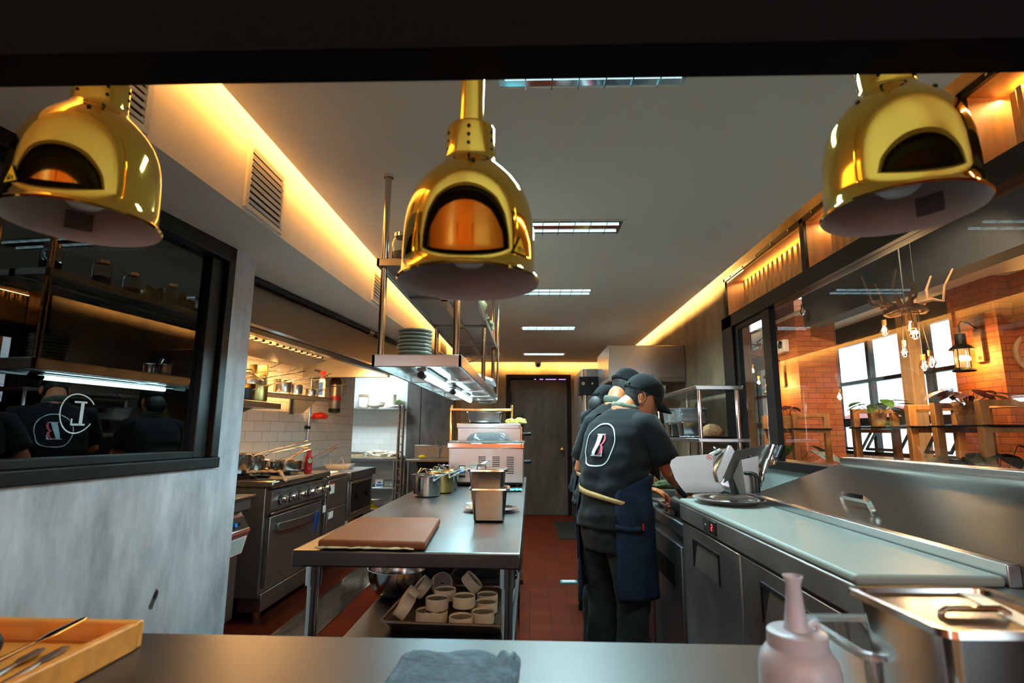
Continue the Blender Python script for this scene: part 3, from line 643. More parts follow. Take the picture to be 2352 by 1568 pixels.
# ------------------------------------------------------------------ things on the island
t = thing('cutting_board', 'thick brown cutting board at the near end of the island table', 'cutting board', (-.555, 2.21, .90))
b = MB(); b.add([(-.178,-.265,.003),(.198,-.275,.003),(.163,.262,.003),(-.192,.262,.003),(-.178,-.265,.033),(.198,-.275,.033),(.163,.262,.033),(-.192,.262,.033)], [(0,3,2,1),(4,5,6,7),(0,1,5,4),(1,2,6,5),(2,3,7,6),(3,0,4,7)], BOARDB)
b.build('slab', t, bevel=.010, seg=3)
def cloth(name, pts, w, thick, m, lab, cat, loc, rz=0, seed=0, grp=None, n=30, k=10, amp=.006):
    b = MB(); L = pts; vs_ = []
    for i in range(n+1):
        u = i/n*(len(L)-1); a = min(int(u), len(L)-2); p = Vector(L[a]).lerp(Vector(L[a+1]), u-a)
        for j in range(k+1):
            v = j/k-.5
            ww = w*(1+.12*_ns(Vector((i*.35, seed, 0))))
            vs_.append((p.x, p.y+v*ww+.01*_ns(Vector((i*.4, j*.1, seed))), p.z+thick+amp*(1+_ns(Vector((i*.35, j*.5, seed+9))))*1.2))
    fs = [(i*(k+1)+j, (i+1)*(k+1)+j, (i+1)*(k+1)+j+1, i*(k+1)+j+1) for i in range(n) for j in range(k)]
    b.add(vs_, fs, m); o = b.build(name, solid=thick); o.location = loc; o.rotation_euler = (0, 0, rz)
    return tag(o, lab, cat, grp)
cloth('kitchen_rag', [(-.17, 0, 0), (.17, .005, 0)], .035, .004, RAG, 'cream rag tucked under the front edge of the brown cutting board', 'cloth', (-.565, 1.945, .90), -.02, 3, amp=.004)
# nested steel pans
def steampan(name, hx, hy, h, lab, cat, loc, rz=0, grp=None, m=PANM, lid=None, r=.022):
    t = thing(name, lab, cat, loc, rz, grp); panmesh(MB_ := MB(), hx, hy, h, m, r=r); MB_.build('pan_body', t)
    return t
sp = steampan('steel_insert_pan', .094, .088, .15, 'lower of the two nested steel insert pans on the island', 'pan', (-.188, 2.62, .90), .03, 'two nested insert pans on the island')
s2 = dup(sp, (-.196, 2.615, .983), .0, 'upper of the two nested steel insert pans on the island')
b = MB(); b.prism(rrect2 := [(p.x, p.y) for p in rrect(.092, .086, .02, 5)], .003, CHROME, Matrix.Translation((0, 0, .152))); b.build('lid', s2, bevel=.001)
b = MB(); b.tube([(-.05, -.03, .156), (-.045, -.03, .172), (-.012, -.03, .172), (-.008, -.03, .156)], .004, CHROME, 8); b.build('lid_handle', s2)
t = thing('oval_platter', 'shiny steel platter behind the nested insert pans', 'platter', (-.20, 2.93, .90), 0)
b = MB(); b.lathe([(.001, .004), (.105, .003), (.125, .010), (.148, .016), (.150, .019), (.146, .019), (.12, .014), (.001, .007)], CHROME, n=48, sx=1, sy=.75); b.build('dish', t)
bowlp = bowl('sauce_cup', .022, .02, PORC, 'tiny cream piece of food on the steel platter', 'food', (-.305, 2.93, .916))
cloth('teal_cloth', [(-.07, 0, 0), (.07, .02, 0)], .12, .003, TEALC, 'folded teal cloth in front of the vacuum sealer', 'cloth', (-.125, 3.92, .90), .1, 11)
def tallpot(name, loc, rz, lab, m, first=None):
    t = thing(name, lab, 'pot', loc, rz, 'saucepans with long handles on the island')
    b = MB(); r, h = .088, .135
    b.lathe([(.001, .001), (r*.82, 0), (r*.93, .008), (r*.96, .03), (r*.97, h-.01), (r+.012, h), (r+.014, h+.002), (r+.010, h+.004), (r*.95, h-.004), (r*.93, .03), (.001, .006)], m, n=36); b.build('body', t)
    b = MB(); b.tube([(r*.6, -r*.7, h-.03), (r*.6+.02, -r*.7-.01, h-.02), (r*.6+.05, -r*.75, h), (r*.6+.22, -r*.9, h+.06), (r*.6+.25, -r*.92, h+.065)], [.006, .006, .005, .006, .008], CHROME, 8, sq=(1.5, .6)); b.build('handle', t)
    b = MB(); b.ball((r*.62, -r*.72, h-.028), .014, CHROME, 10, 8, (1, 1, .7)); b.build('handle_bracket', t)
    b = MB()
    for a in (.4, 1.6): b.tube([(.03*math.cos(a), .03*math.sin(a), h-.02), (.05*math.cos(a)-.02, .05*math.sin(a), h+.03), (.03*math.cos(a)-.05, .05*math.sin(a), h+.035), (-.07, .02*math.sin(a), h)], .004, CHROME, 8)
    b.build('utensil', t)
    return t
tallpot('tall_saucepan', (-.655, 3.55, .90), .0, 'bright steel saucepan nearest of the row on the island', PANM)
tallpot('tall_saucepan', (-.60, 3.78, .90), .12, 'stained brass coloured saucepan second of the row on the island', OLIVE)
tallpot('tall_saucepan', (-.60, 3.99, .90), .25, 'saucepan third of the row against the vacuum sealer', PANM)
# vacuum sealer
t = thing('vacuum_sealer', 'stainless steel chamber vacuum sealer with clear domed lid on the island', 'vacuum sealer', (-.335, 4.48, .90))
b = MB(); b.bx(-.285, .285, -.25, .25, .03, .285, STEEL); b.build('body', t, bevel=.004)
b = MB(); b.bx(-.295, .29, -.26, .26, .285, .322, CHROME); b.build('rim', t, bevel=.003)
b = MB()
for x in (-.24, .24):
    for y in (-.2, .2): b.cyl((x, y, 0), (x, y, .03), .02, BLACK)
b.bx(-.26, .27, -.235, .235, .016, .03, BLACK); b.build('foot', t)
b = MB(); b.bx(-.285, .295, -.255, .25, .322, .342, ACRYL); b.rings([rrect(.17, .16, .05, 6, .342), rrect(.165, .155, .05, 6, .36), rrect(.13, .125, .05, 6, .398), rrect(.10, .09, .04, 6, .404)], ACRYL); b.build('lid', t, bevel=.003)
for cx in (-.03, .077, .185):
    b = MB()
    for k in range(10): z = .095+k*.0135; b.bx(cx-.028, cx+.028, -.253, -.249, z, z+.006, BLACK)
    b.build('vent', t, smooth=False)
b = MB(); b.bx(-.205, -.155, -.256, -.25, .098, .155, BLACK); b.bx(-.198, -.162, -.262, -.256, .104, .148, WHITE); b.add([(-.198, -.2625, .104), (-.162, -.2625, .104), (-.162, -.2625, .122), (-.171, -.2625, .130), (-.18, -.2625, .120), (-.189, -.2625, .130), (-.198, -.2625, .122)], [(0, 1, 2, 3, 4, 5, 6)], BLUEP); b.build('power_switch', t, smooth=False)
b = MB(); b.bx(-.205, -.155, -.254, -.25, .064, .083, BLACK); b.build('power_socket', t, bevel=.004)
b = MB()
for x in (-.19, .185): b.cyl((x, -.26, .305), (x, -.264, .305), .006, CHROME, 12)
b.cyl((.27, -.262, .335), (.27, -.262, .28), .003, CHROME, 8); b.build('screw', t)
t = thing('countertop_oven', 'stainless countertop oven with black side handles behind the vacuum sealer', 'oven', (-.33, 5.0, .90))
b = MB(); b.bx(-.30, .25, -.19, .12, .02, .475, STEEL); b.bx(-.31, .24, -.2, .125, .44, .482, STEEL); b.bx(-.3, .25, -.19, .12, .0, .02, BLACK); b.build('body', t, bevel=.004)
for z in (.39, .15):
    b = MB(); b.cyl((.25, -.1, z), (.33, -.1, z+.004), .013, BLACK, 14, .016); b.ball((.33, -.1, z+.004), .016, BLACK); b.build('handle', t)
b = MB(); b.bx(.25, .262, -.17, .11, .03, .45, COPPER); b.build('door', t, bevel=.003)
steampan('steel_hotel_pan', .165, .13, .10, 'wide steel hotel pan on top of the countertop oven', 'pan', (-.40, 4.98, 1.384))
blob('dough_piece', (-.17, 4.88, 1.382), (.05, .05, .03), POTATO, 'left yellow lump of dough on the countertop oven', 'food', 1.1, .3, 2)
blob('dough_piece', (-.09, 4.9, 1.382), (.055, .05, .035), POTATO, 'right yellow lump of dough on the countertop oven', 'food', 4.1, .3, 2)
t = thing('plate_rack', 'low steel over-shelf on thin posts at the far end of the island', 'rack', (-.42, 5.165, .90))
for x in (-.32, .25):
    b = MB(); b.tube([(x, -.02, 0), (x, -.02, .64), (x, .0, .65), (x, .02, .64), (x, .02, 0)], .011, COPPER, 10); b.build('post', t)
b = MB(); b.bx(-.32, .25, -.12, .02, .60, .622, COPPER); b.build('shelf', t, bevel=.003)
b = MB()
for x in (.29, .33): b.tube([(x, 0, 0), (x, 0, .55), (x+.02, 0, .57), (x+.02, 0, 0)], .008, BLACK, 8)
o = b.build('black_conduit', t)
# ------------------------------------------------------------------ undershelf contents
bowl('mixing_bowl', .155, .138, PANM, 'large steel mixing bowl at the left of the island undershelf', 'bowl', (-.69, 3.0, .46), foot=.38)
t = thing('sheet_pan', 'dark deep sheet pan holding cream ramekins on the undershelf', 'tray', (-.355, 2.74, .46), -.04)
b = MB(); panmesh(b, .275, .30, .05, STEELD, rim=.012, r=.03, taper=.02); b.build('pan_body', t)
def ramekin(loc, rot, lab, src=[None]):
    if src[0] is None:
        t = thing('ramekin', lab, 'ramekin', loc, 0, 'cream ramekins in the sheet pan', rot=rot)
        r, h = .052, .048
        b = MB(); b.lathe([(r*.97, 0), (r, .004), (r, h-.003), (r*.975, h), (r*.95, h), (r*.935, h-.003), (r*.93, h-.009), (.001, h-.009)], PORC, n=36)
        b.lathe([(r*.97, 0), (r*.93, .002), (r*.92, h-.014), (.001, h-.014)], PORC, n=36); b.build('wall', t)
        b = MB(); b.lathe([(r*.925, h-.0085), (.001, h-.0085)], CERAMG, n=32); b.bx(-.008, .008, -.003, .003, h-.0086, h-.0082, IRON); b.build('unglazed_base', t, smooth=False)
        src[0] = t; return t
    return dup(src[0], loc, None, lab, rot=rot)
RK = [((-.335, 2.62, .515), (0, 0, 0), 'upside-down ramekin on top of the pile, front left'), ((-.215, 2.64, .520), (0, 0, 0), 'upside-down ramekin on top of the pile, front right'),
      ((-.32, 2.755, .517), (0, 0, 0), 'upside-down ramekin just behind the front left one'), ((-.44, 2.60, .467), (0, 0, 0), 'ramekin flat on the pan under the left leaning pair'),
      ((-.335, 2.60, .466), (PI, 0, 0), 'ramekin on the pan below the front left one'), ((-.215, 2.53, .466), (0, 0, 0), 'lowest small ramekin at the front rim of the pan'),
      ((-.125, 2.60, .467), (0, 0, 0), 'ramekin flat on the pan right of the lowest one'), ((-.12, 2.74, .468), (0, 0, 0), 'upside-down ramekin right of the pile, half behind'),
      ((-.125, 2.86, .468), (0, 0, 0), 'upside-down ramekin farthest right by the table leg'), ((-.50, 2.56, .525), (-.1, -.95, .25), 'ramekin leaning on the left wall of the pan, front one'),
      ((-.51, 2.69, .525), (0, -.95, .15), 'ramekin leaning on the left wall of the pan, second one'), ((-.48, 2.85, .53), (.1, -.85, .1), 'ramekin leaning on the left wall of the pan, third one'),
      ((-.37, 2.90, .545), (1.2, .1, .5), 'ramekin on its side with the open mouth toward us'), ((-.22, 2.86, .55), (.2, .75, .3), 'tilted ramekin at the back right of the pile')]
for loc, rot, lab in RK:
    z = loc[2]; loc = (loc[0]-(.035 if abs(rot[1]) > .8 else .02 if loc[0] == -.44 else .085), loc[1], loc[2])
    if rot[0] == PI: ramekin((loc[0], loc[1], z+.048), rot, lab)
    else: ramekin(loc, rot, lab)
for k in range(4): bowl('woven_bowl', .125-.004*k, .08, SLATE, 'dark woven bread bowl in the undershelf stack, '+('topmost' if k == 3 else ordn[k]), 'bowl', (-.57+.006*k, 3.40, .46+.035*k), 'dark woven bowls stacked on the undershelf', lip=.008)
for k, (m_, lab, zz) in enumerate(((SLATE, 'wide dark iron dish at the right of the undershelf', .46), (TERRA, 'reddish brown shallow dish stacked above the iron dish', .56))):
    b = MB(); b.lathe([(.001, 0), (.15, 0), (.17, .03), (.185, .055), (.18, .058), (.18, .035), (.14, .008), (.001, .008)], m_, n=40, sy=.8); o = b.build('shallow_dish'); o.location = (-.25, 3.26+.02*k, zz); tag(o, lab, 'dish')
b = MB(); b.lathe([(.001, 0), (.13, 0), (.15, .095), (.001, .1)], IRON, n=32); o = b.build('stock_pot'); o.location = (-.33, 3.80, .46); tag(o, 'black lidded pot at the back of the undershelf', 'pot')
# ------------------------------------------------------------------ floor drain, mat, phone, bin
t = thing('floor_drain', 'long steel slatted drain grating in the tiled floor left of the island', 'drain', (-1.52, 5.4, 0))
b = MB(); b.bx(-.145, .145, -2.4, 1.6, .0, .004, BLACK); b.build('channel', t, smooth=False)
b = MB()
for i in range(15): x = -.125+.25*i/14; b.bx(x-.004, x+.004, -2.38, 1.58, .004, .009, CHROME)
for y in (-2.4, -.4, 1.58): b.bx(-.14, .14, y, y+.012, .004, .009, CHROME)
b.bx(-.145, -.132, -2.4, 1.6, .004, .010, CHROME); b.bx(.132, .145, -2.4, 1.6, .004, .010, CHROME); b.build('grating', t, smooth=False)
b = MB(); b.bx(-.16, .16, -.68, .68, .001, .013, RUBBER)
for i in range(24): b.bx(-.155, .155, -.67+i*.056, -.65+i*.056, .013, .018, RUBBER)
o = b.build('floor_mat', smooth=False); o.location = (.515, 7.78, 0); tag(o, 'dark ribbed rubber mat on the floor before the back door', 'mat')
t = thing('floor_gadget', 'small flat blue device with pale screen lying on the tiled floor', 'phone', (.345, 5.12, 0), .05)
b = MB(); b.prism([(p.x, p.y) for p in rrect(.075, .045, .012)], .012, TEALC); b.build('case', t, bevel=.002)
b = MB(); b.prism([(p.x, p.y) for p in rrect(.058, .035, .006)], .001, WHITEP, Matrix.Translation((0, 0, .012))); b.build('screen', t)
t = thing('waste_bin', 'dark plastic waste bin with swing lid beside the back door', 'bin', (.80, 8.6, 0))
b = MB(); b.rings([rrect(.13, .12, .03, 4, 0), rrect(.16, .14, .03, 4, .62)], RUBBER); b.build('body', t)
b = MB(); b.rings([rrect(.175, .15, .03, 4, .60), rrect(.175, .15, .03, 4, .66), rrect(.14, .12, .03, 4, .74)], BLACK); b.build('lid', t)
# ------------------------------------------------------------------ cooking line on the left
t = thing('fryer', 'low stainless unit with red edged control panel at the near end of the cooking line', 'fryer', (-2.2, 3.38, 0))
b = MB(); b.bx(-.38, .30, -.28, .28, .12, .50, STEELD)
b.add([(-.38,-.28,.5),(.30,-.28,.5),(.37,-.28,.66),(.30,-.28,.78),(.36,-.28,.80),(.36,-.28,.875),(-.38,-.28,.875),(-.38,.28,.5),(.30,.28,.5),(.37,.28,.66),(.30,.28,.78),(.36,.28,.80),(.36,.28,.875),(-.38,.28,.875)],
      [(0,1,2,3,4,5,6),(13,12,11,10,9,8,7)]+[(i,(i+1)%7,(i+1)%7+7,i+7) for i in range(7)], STEELD); b.build('body', t, bevel=.004)
b = MB(); b.bx(-.38, .385, -.29, .30, .872, .89, STEEL); b.build('top', t, bevel=.006)
def slantq(b, z0, z1, m, off=.003):
    X = lambda z: .37-(z-.66)*.07/.12+off if z >= .66 else .37-(.66-z)*.07/.16+off
    b.add([(X(z0), -.28, z0), (X(z0), .28, z0), (X(z1), .28, z1), (X(z1), -.28, z1)], [(0, 1, 2, 3)], m)
b = MB(); slantq(b, .665, .755, BLACK); b.build('control_panel', t, smooth=False)
b = MB(); slantq(b, .752, .758, RED, .004); slantq(b, .663, .669, RED, .004); b.build('red_edge', t, smooth=False)
b = MB(); slantq(b, .675, .683, CHROME, .005); b.cyl((.335, .12, .712), (.36, .12, .718), .014, BLUEP, 14); b.cyl((.335, .19, .712), (.352, .19, .718), .010, CHROME, 12); b.build('switch', t)
b = MB(); b.add([(.332, -.1, .52), (.332, .27, .52), (.362, .27, .64), (.362, -.1, .64)], [(0, 1, 2, 3)], RED); b.add([(.334, -.092, .525), (.334, .262, .525), (.363, .262, .635), (.363, -.092, .635)], [(0, 1, 2, 3)], WHITE)
for i in range(9):
    z = .534+i*.0105; x = .335+(z-.525)/.11*.029+.0006; b.add([(x, -.07, z), (x, .24, z), (x+.001, .24, z+.004), (x+.001, -.07, z+.004)], [(0, 1, 2, 3)], GREYG)
b.build('instruction_label', t, smooth=False)
for x in (-.3, .25):
    for y in (-.22, .22):
        b = MB(); b.cyl((x, y, 0), (x, y, .12), .03, CHROME, 16); b.build('leg', t)
t = thing('gas_range', 'large stainless gas range with six knobs and oven door', 'range', (-2.2, 4.40, 0))
b = MB(); b.bx(-.40, .34, -.50, .58, .17, .92, STEELD); b.build('body', t, bevel=.006)
b = MB(); b.bx(-.42, .40, -.52, .60, .905, .955, STEEL); b.build('cooktop_rim', t, bevel=.012)
b = MB()
for cx, cy in ((-.2, -.32), (.12, -.32), (-.2, .04), (.12, .04), (-.2, .4), (.12, .4)):
    for k in range(4):
        a = k*PI/4; dx, dy = math.cos(a)*.14, math.sin(a)*.14; b.box((cx, cy, .968), (.30, .014, .018), IRON, rz=a)
    b.lathe([(.05, .95), (.05, .965), (.001, .968)], IRON, (cx, cy, 0), 18)
b.build('burner_grate', t, smooth=False)
b = MB(); b.add([(.34,-.50,.74),(.385,-.50,.76),(.385,-.50,.88),(.34,-.50,.90),(.34,.58,.74),(.385,.58,.76),(.385,.58,.88),(.34,.58,.90)], [(0,1,2,3),(7,6,5,4),(0,4,5,1),(1,5,6,2),(2,6,7,3),(3,7,4,0)], STEELD)
for i in range(6): y = -.42+i*.17; b.bx(.384, .387, y, y+.07, .862, .868, BLACK)
b.build('control_panel', t, bevel=.003, smooth=False)
for i in range(6):
    y = -.36+i*.165+(.03 if i > 2 else 0)
    b = MB(); b.cyl((.385, y, .81), (.392, y, .81), .036, BLACK, 24); b.cyl((.392, y, .81), (.43, y, .81), .030, CHROME, 24, .024); b.bx(.43, .445, y-.006, y+.006, .785, .835, CHROME); b.build('knob', t, bevel=.002)
b = MB(); b.bx(.34, .375, -.47, .48, .23, .705, STEELD); b.build('oven_door', t, bevel=.006)
b = MB(); b.bx(.34, .39, -.49, .56, .72, .735, CHROME); b.build('drip_rail', t, bevel=.003)
door = [o for o in t.children if o.name.startswith('oven_door')][0]
b = MB()
P = []
n = 12
for i in range(n+1):
    y = -.40+.80*i/n; x = .395+.05*math.sin(PI*i/n); P.append((x, y))
poly = P+[(x+.012, y) for x, y in P[::-1]]
b.prism(poly, .055, ALU, Matrix.Translation((0, 0, .60)))
b.bx(.37, .405, -.41, -.38, .605, .65, ALU); b.bx(.37, .405, .38, .41, .605, .65, ALU); b.build('door_handle', door, bevel=.003)
b = MB(); b.bx(.20, .36, -.49, .56, .08, .20, STEEL); b.build('kick_drawer', t, bevel=.004)
for x in (-.3, .30):
    for y in (-.42, .5):
        b = MB(); b.cyl((x, y, 0), (x, y, .17), .026, CHROME, 16); b.build('leg', t)
b = MB(); b.bx(.386, .388, .49, .56, .60, .66, WHITE); b.build('label', t, smooth=False)
# tongs
t = thing('tongs', 'steel tongs with blue grips hanging on the oven door handle', 'tongs', (-1.745, 4.55, .40))
for s_ in (-1, 1):
    b = MB(); b.tube([(.0, s_*.03, .10), (.006, s_*.028, .17)], .005, BLUE, 8, sq=(1, 1.4)); b.tube([(.006, s_*.028, .17), (.012, s_*.022, .22), (.012, s_*.008, .262)], .007, BLUE, 8, sq=(1, 1.4)); b.build('grip', t)
    b = MB(); b.tube([(.0, s_*.03, .10), (-.005, s_*.036, .05), (-.006, s_*.034, .0), (-.006, s_*.028, -.03)], [.0035, .004, .006, .008], CHROME, 8, sq=(.6, 1.4)); b.build('arm', t)
t = thing('griddle_cabinet', 'dark stainless cabinet with recessed top between the range and the last unit', 'cabinet', (-2.2, 5.28, 0))
b = MB(); b.bx(-.30, .36, -.26, .26, .12, .88, STEELD); b.build('body', t, bevel=.006)
b = MB(); b.bx(.36, .375, -.24, .25, .14, .60, STEELD); b.build('door', t, bevel=.004)
b = MB(); b.bx(.36, .375, -.24, .25, .62, .86, STEELD); b.build('upper_panel', t, bevel=.004)
b = MB(); b.bx(-.30, .375, -.26, .26, .88, .90, STEEL)
for i in range(14): b.bx(-.28, .30, -.2+i*.03, -.19+i*.03, .90, .915, CHROME)
b.build('grill_top', t, bevel=.002)
b = MB(); b.bx(.376, .378, -.22, -.10, .74, .84, WHITE); b.bx(.3765, .379, -.22, -.10, .825, .84, RED); b.bx(.376, .378, -.22, -.10, .52, .58, WHITE); b.build('label', t, smooth=False)
for x in (-.3, .3):
    for y in (-.2, .2):
        b = MB(); b.cyl((x, y, 0), (x, y, .12), .025, CHROME, 14); b.build('leg', t)
t = thing('salamander_unit', 'stainless unit with dark framed recess at the far end of the cooking line', 'oven', (-2.2, 6.0, 0))
b = MB(); b.bx(-.20, .37, -.40, .44, .42, .82, STEELD); b.build('body', t, bevel=.006)
b = MB(); b.bx(-.21, .40, -.43, .47, .82, .90, STEELF); b.build('top', t, bevel=.006)
b = MB(); b.bx(.37, .376, -.34, .38, .48, .78, BLACK); b.build('recess', t, smooth=False)
b = MB()
for q in ((-.36, .40, .775, .795), (-.36, .40, .465, .485), (-.36, -.34, .47, .79), (.38, .40, .47, .79)): b.bx(.37, .385, *q, STEEL)
b.build('recess_frame', t, bevel=.002)
for y in (-.14, .2):
    b = MB(); b.cyl((.376, y, .64), (.40, y, .64), .03, BLACK, 16); b.build('knob', t)
for x in (-.15, .32):
    for y in (-.36, .40):
        b = MB(); b.cyl((x, y, 0), (x, y, .42), .022, CHROME, 14); b.build('leg', t)
# things on the range
saucepan('stock_pan', .125, .155, PANM, .34, 'big steel pan at the near end of the range, handle up to the right', 'pan', (-2.20, 4.07, .978), .25, 'pans on the gas range', .88, .25)
saucepan('stock_pan', .10, .14, PANM, .30, 'scorched deep steel pan second on the range', 'pan', (-2.22, 4.36, .978), .2, 'pans on the gas range', .9, .22)
saucepan('saute_pan', .13, .085, PANM, .24, 'wide steel saute pan with wooden spoon in the middle of the range', 'pan', (-2.02, 4.54, .978), .4, 'pans on the gas range', .8, .5, hm=BRANCH)
saucepan('saucepan', .075, .075, PANM, .24, 'small steel saucepan behind the red bottle on the range', 'pan', (-2.3, 4.82, .978), .5, 'pans on the gas range', .9, .3)
t = thing('wooden_spoon', 'wooden spoon leaning out of the wide saute pan', 'spoon', (-2.03, 4.56, 1.0), .9)
b = MB(); b.tube([(-.05, 0, .03), (.05, 0, .08), (.15, 0, .15)], .006, WOODT, 8); b.build('handle', t)
b = MB(); b.ball((.17, 0, .162), .022, WOODT, sc=(1.3, .8, .3)); b.build('spoon_head', t)
t = thing('sauce_bottle', 'red sauce bottle with red cap at the front of the range', 'bottle', (-1.86, 4.62, .956))
b = MB(); b.lathe([(.001, 0), (.028, 0), (.031, .006), (.031, .12), (.029, .14), (.018, .158), (.015, .165)], REDB, n=24); b.build('body', t)
b = MB(); b.lathe([(.017, .162), (.0175, .19), (.001, .191)], RED, n=20); b.build('cap', t)
b = MB()
for k, (m_, r_, z_) in enumerate(((WHITE, .017, .105), (GREEN, .015, .105), (WHITE, .012, .105))):
    P = []; n = 16
    for i in range(n):
        a = 2*PI*i/n; u = r_*math.cos(a); v = r_*1.15*math.sin(a); an = -PI/2+.75+u/.0315; P.append(((.0318+.0005*k)*math.cos(an), (.0318+.0005*k)*math.sin(an), z_+v))
    b.add(P, [tuple(range(n))], m_)
for z_, w_ in ((.060, .010), (.050, .013), (.040, .008)):
    an0 = -PI/2+.75; P = [(.0318*math.cos(an0+u/.0315), .0318*math.sin(an0+u/.0315), z) for u in (-w_, w_) for z in (z_-.0025, z_+.0025)]; b.add(P, [(0, 1, 3, 2)], PORC)
b.add([(.0328*math.cos(-PI/2+.75+u/.0315), .0328*math.sin(-PI/2+.75+u/.0315), .105+v) for u, v in ((-.008, -.006), (-.003, .008), (.0, .008), (-.005, -.006))], [(0, 1, 2, 3)], IRON)
b.add([(.0328*math.cos(-PI/2+.75+u/.0315), .0328*math.sin(-PI/2+.75+u/.0315), .105+v) for u, v in ((.001, -.006), (.006, -.006), (.008, .006), (.003, .008))], [(0, 1, 2, 3)], IRON)
b.build('bottle_label', t, smooth=False)
cloth('folded_rag', [(-.12, 0, 0), (0, .0, .006), (.10, 0, .0), (.15, 0, -.07)], .13, .006, RAGP, 'crumpled tan rag over the near front corner of the range', 'cloth', (-1.93, 4.02, .985), .3, 5, amp=.014)
saucepan('frying_pan', .09, .07, PANM, .22, 'steel pan with blue gripped handle on the grill cabinet', 'pan', (-2.25, 5.15, .916), .5, None, .9, .35, hm=BLUE)
saucepan('saucepan', .09, .09, PANM, .26, 'steel saucepan at the back of the grill cabinet near the tiles', 'pan', (-2.28, 5.45, .916), .7, None, .8, .5)
t = thing('white_tray', 'shallow white tray standing on the last cooking unit', 'tray', (-2.12, 6.15, .90), .1)
b = MB(); b.rings([rrect(.12, .09, .02, 4, 0), rrect(.15, .12, .02, 4, .05)], WHITEP, True, False); b.build('tray_body', t, solid=.004)
b = MB(); b.tube([(-.1, 0, .05), (-.11, 0, .17), (-.09, 0, .19), (-.02, 0, .19)], .006, WHITEP, 8); b.tube([(-.02, -.1, .05), (.05, -.12, .12), (.08, -.12, .04), (.07, -.13, -.02)], .004, WHITEP, 8); b.build('cord', t)
# splash cabinet pieces behind the range
b = MB(); b.bx(-2.73, -2.68, 3.9, 4.28, .98, 1.20, STEELD); o = b.build('backsplash_panel', bevel=.004); tag(o, 'dark steel splash panel behind the near end of the range', 'panel')
# tiled wall conduit
b = MB(); b.cyl((-2.40, 5.90, .9), (-2.40, 5.90, 1.62), .010, CHROME, 10); b.cyl((-2.40, 5.90, 1.62), (-2.40, 5.90, 2.1), .010, CHROME, 10)
b.bx(-2.42, -2.39, 5.85, 5.93, 1.33, 1.36, IRON); o = b.build('wall_conduit'); tag(o, 'thin grey conduit running up the corner of the white tiled wall', 'pipe')
# wall shelves
t = thing('wall_shelf', 'upper steel wall shelf crowded with pans on the tiled wall', 'shelf', (-2.0, 5.48, 1.64), -.30)
b = MB(); b.bx(-.36, .0, -1.35, 0, -.02, .0, STEEL); b.bx(-.015, .0, -1.35, 0, -.045, .0, STEEL); b.build('board', t, bevel=.003)
for y in (-1.0, -.18):
    b = MB(); M_ = Matrix.Translation((0, y, 0)) @ Matrix.Rotation(PI/2, 4, 'X'); b.prism([(-.355, -.02), (-.03, -.02), (-.20, -.155), (-.355, -.165)], .006, STEELF, M_); b.bx(-.358, -.34, y-.03, y+.02, -.17, -.02, STEELF); b.build('bracket', t, bevel=.001)
t = thing('wall_shelf', 'lower thick steel shelf at the near end of the tiled wall', 'shelf', (-2.0, 4.34, 1.52))
b = MB(); b.bx(-.45, 0, -1.3, 0, -.045, 0, STEEL); b.build('board', t, bevel=.004)
for y in (-.28,):
    b = MB(); b.prism([(-.44, -.045), (-.08, -.045), (-.25, -.12), (-.44, -.13)], .006, STEELF, Matrix.Translation((0, y, 0)) @ Matrix.Rotation(PI/2, 4, 'X')); b.build('bracket', t)
b = MB(); b.bx(-2.27, -2.19, 4.06, 4.12, .99, 1.47, COPPER); o = b.build('shelf_post', smooth=False, bevel=.003); tag(o, 'brown steel post between the range and the lower shelf', 'post')
def onshelf(u, y, dz=0):   # point on the upper wall shelf, u = distance back from its front edge
    c_, s_ = math.cos(-.30), math.sin(-.30); x0, y0 = -u, -y
    return (-2.0+c_*x0-s_*y0, 5.48+s_*x0+c_*y0, 1.64+dz)
G = 'pans crowded on the upper wall shelf'
saucepan('saucepan', .062, .075, PANM, .22, 'small steel saucepan at the far end of the upper wall shelf', 'pan', onshelf(.12, .20), .35, G, .7, .25)
saucepan('saucepan', .07, .105, PANM, .22, 'medium steel saucepan fourth from the far end of the wall shelf', 'pan', onshelf(.15, .38), .5, G, .9, .5)
saucepan('saucepan', .08, .135, PANM, .26, 'tall steel saucepan in the middle of the upper wall shelf', 'pan', onshelf(.14, .56), .45, G, .92, .15)
saucepan('saucepan', .078, .14, PANM, .24, 'tall steel saucepan carrying the brass pan on the wall shelf', 'pan', onshelf(.22, .78), .5, G, .9, .4)
saucepan('brass_saucepan', .08, .10, OLIVE, .26, 'brass saucepan stacked on another pan at the top of the wall shelf', 'pan', onshelf(.22, .78, .143), .55, None, .8, .6, hm=IRON)
t = saucepan('wok', .12, .10, PANM, .30, 'rounded dark steel wok pan on the upper wall shelf', 'pan', onshelf(.14, .98), .25, None, .95, .2, hm=IRON)
b = MB(); b.lathe([(.001, .165), (.06, .15), (.105, .115), (.122, .10)], PANM, n=32); b.tube([(-.05, 0, .155), (-.03, 0, .185), (.03, 0, .185), (.05, 0, .155)], .006, IRON, 8); b.build('lid', t)
saucepan('sieve_pan', .11, .10, PANM, .28, 'steel pan with wire sieve left of the wok on the wall shelf', 'pan', onshelf(.15, 1.25), .2, None, .9, .15)
G = 'pans on the lower wall shelf'
saucepan('brass_saucepan', .085, .14, OLIVE, .32, 'brass coloured pot on the lower shelf beside the concrete column', 'pan', (-2.13, 4.17, 1.52), .3, G, .92, .1)
saucepan('saucepan', .085, .09, IRON, .30, 'dark pan at the near end of the lower shelf', 'pan', (-2.12, 3.92, 1.52), .3, G, .9, .22)
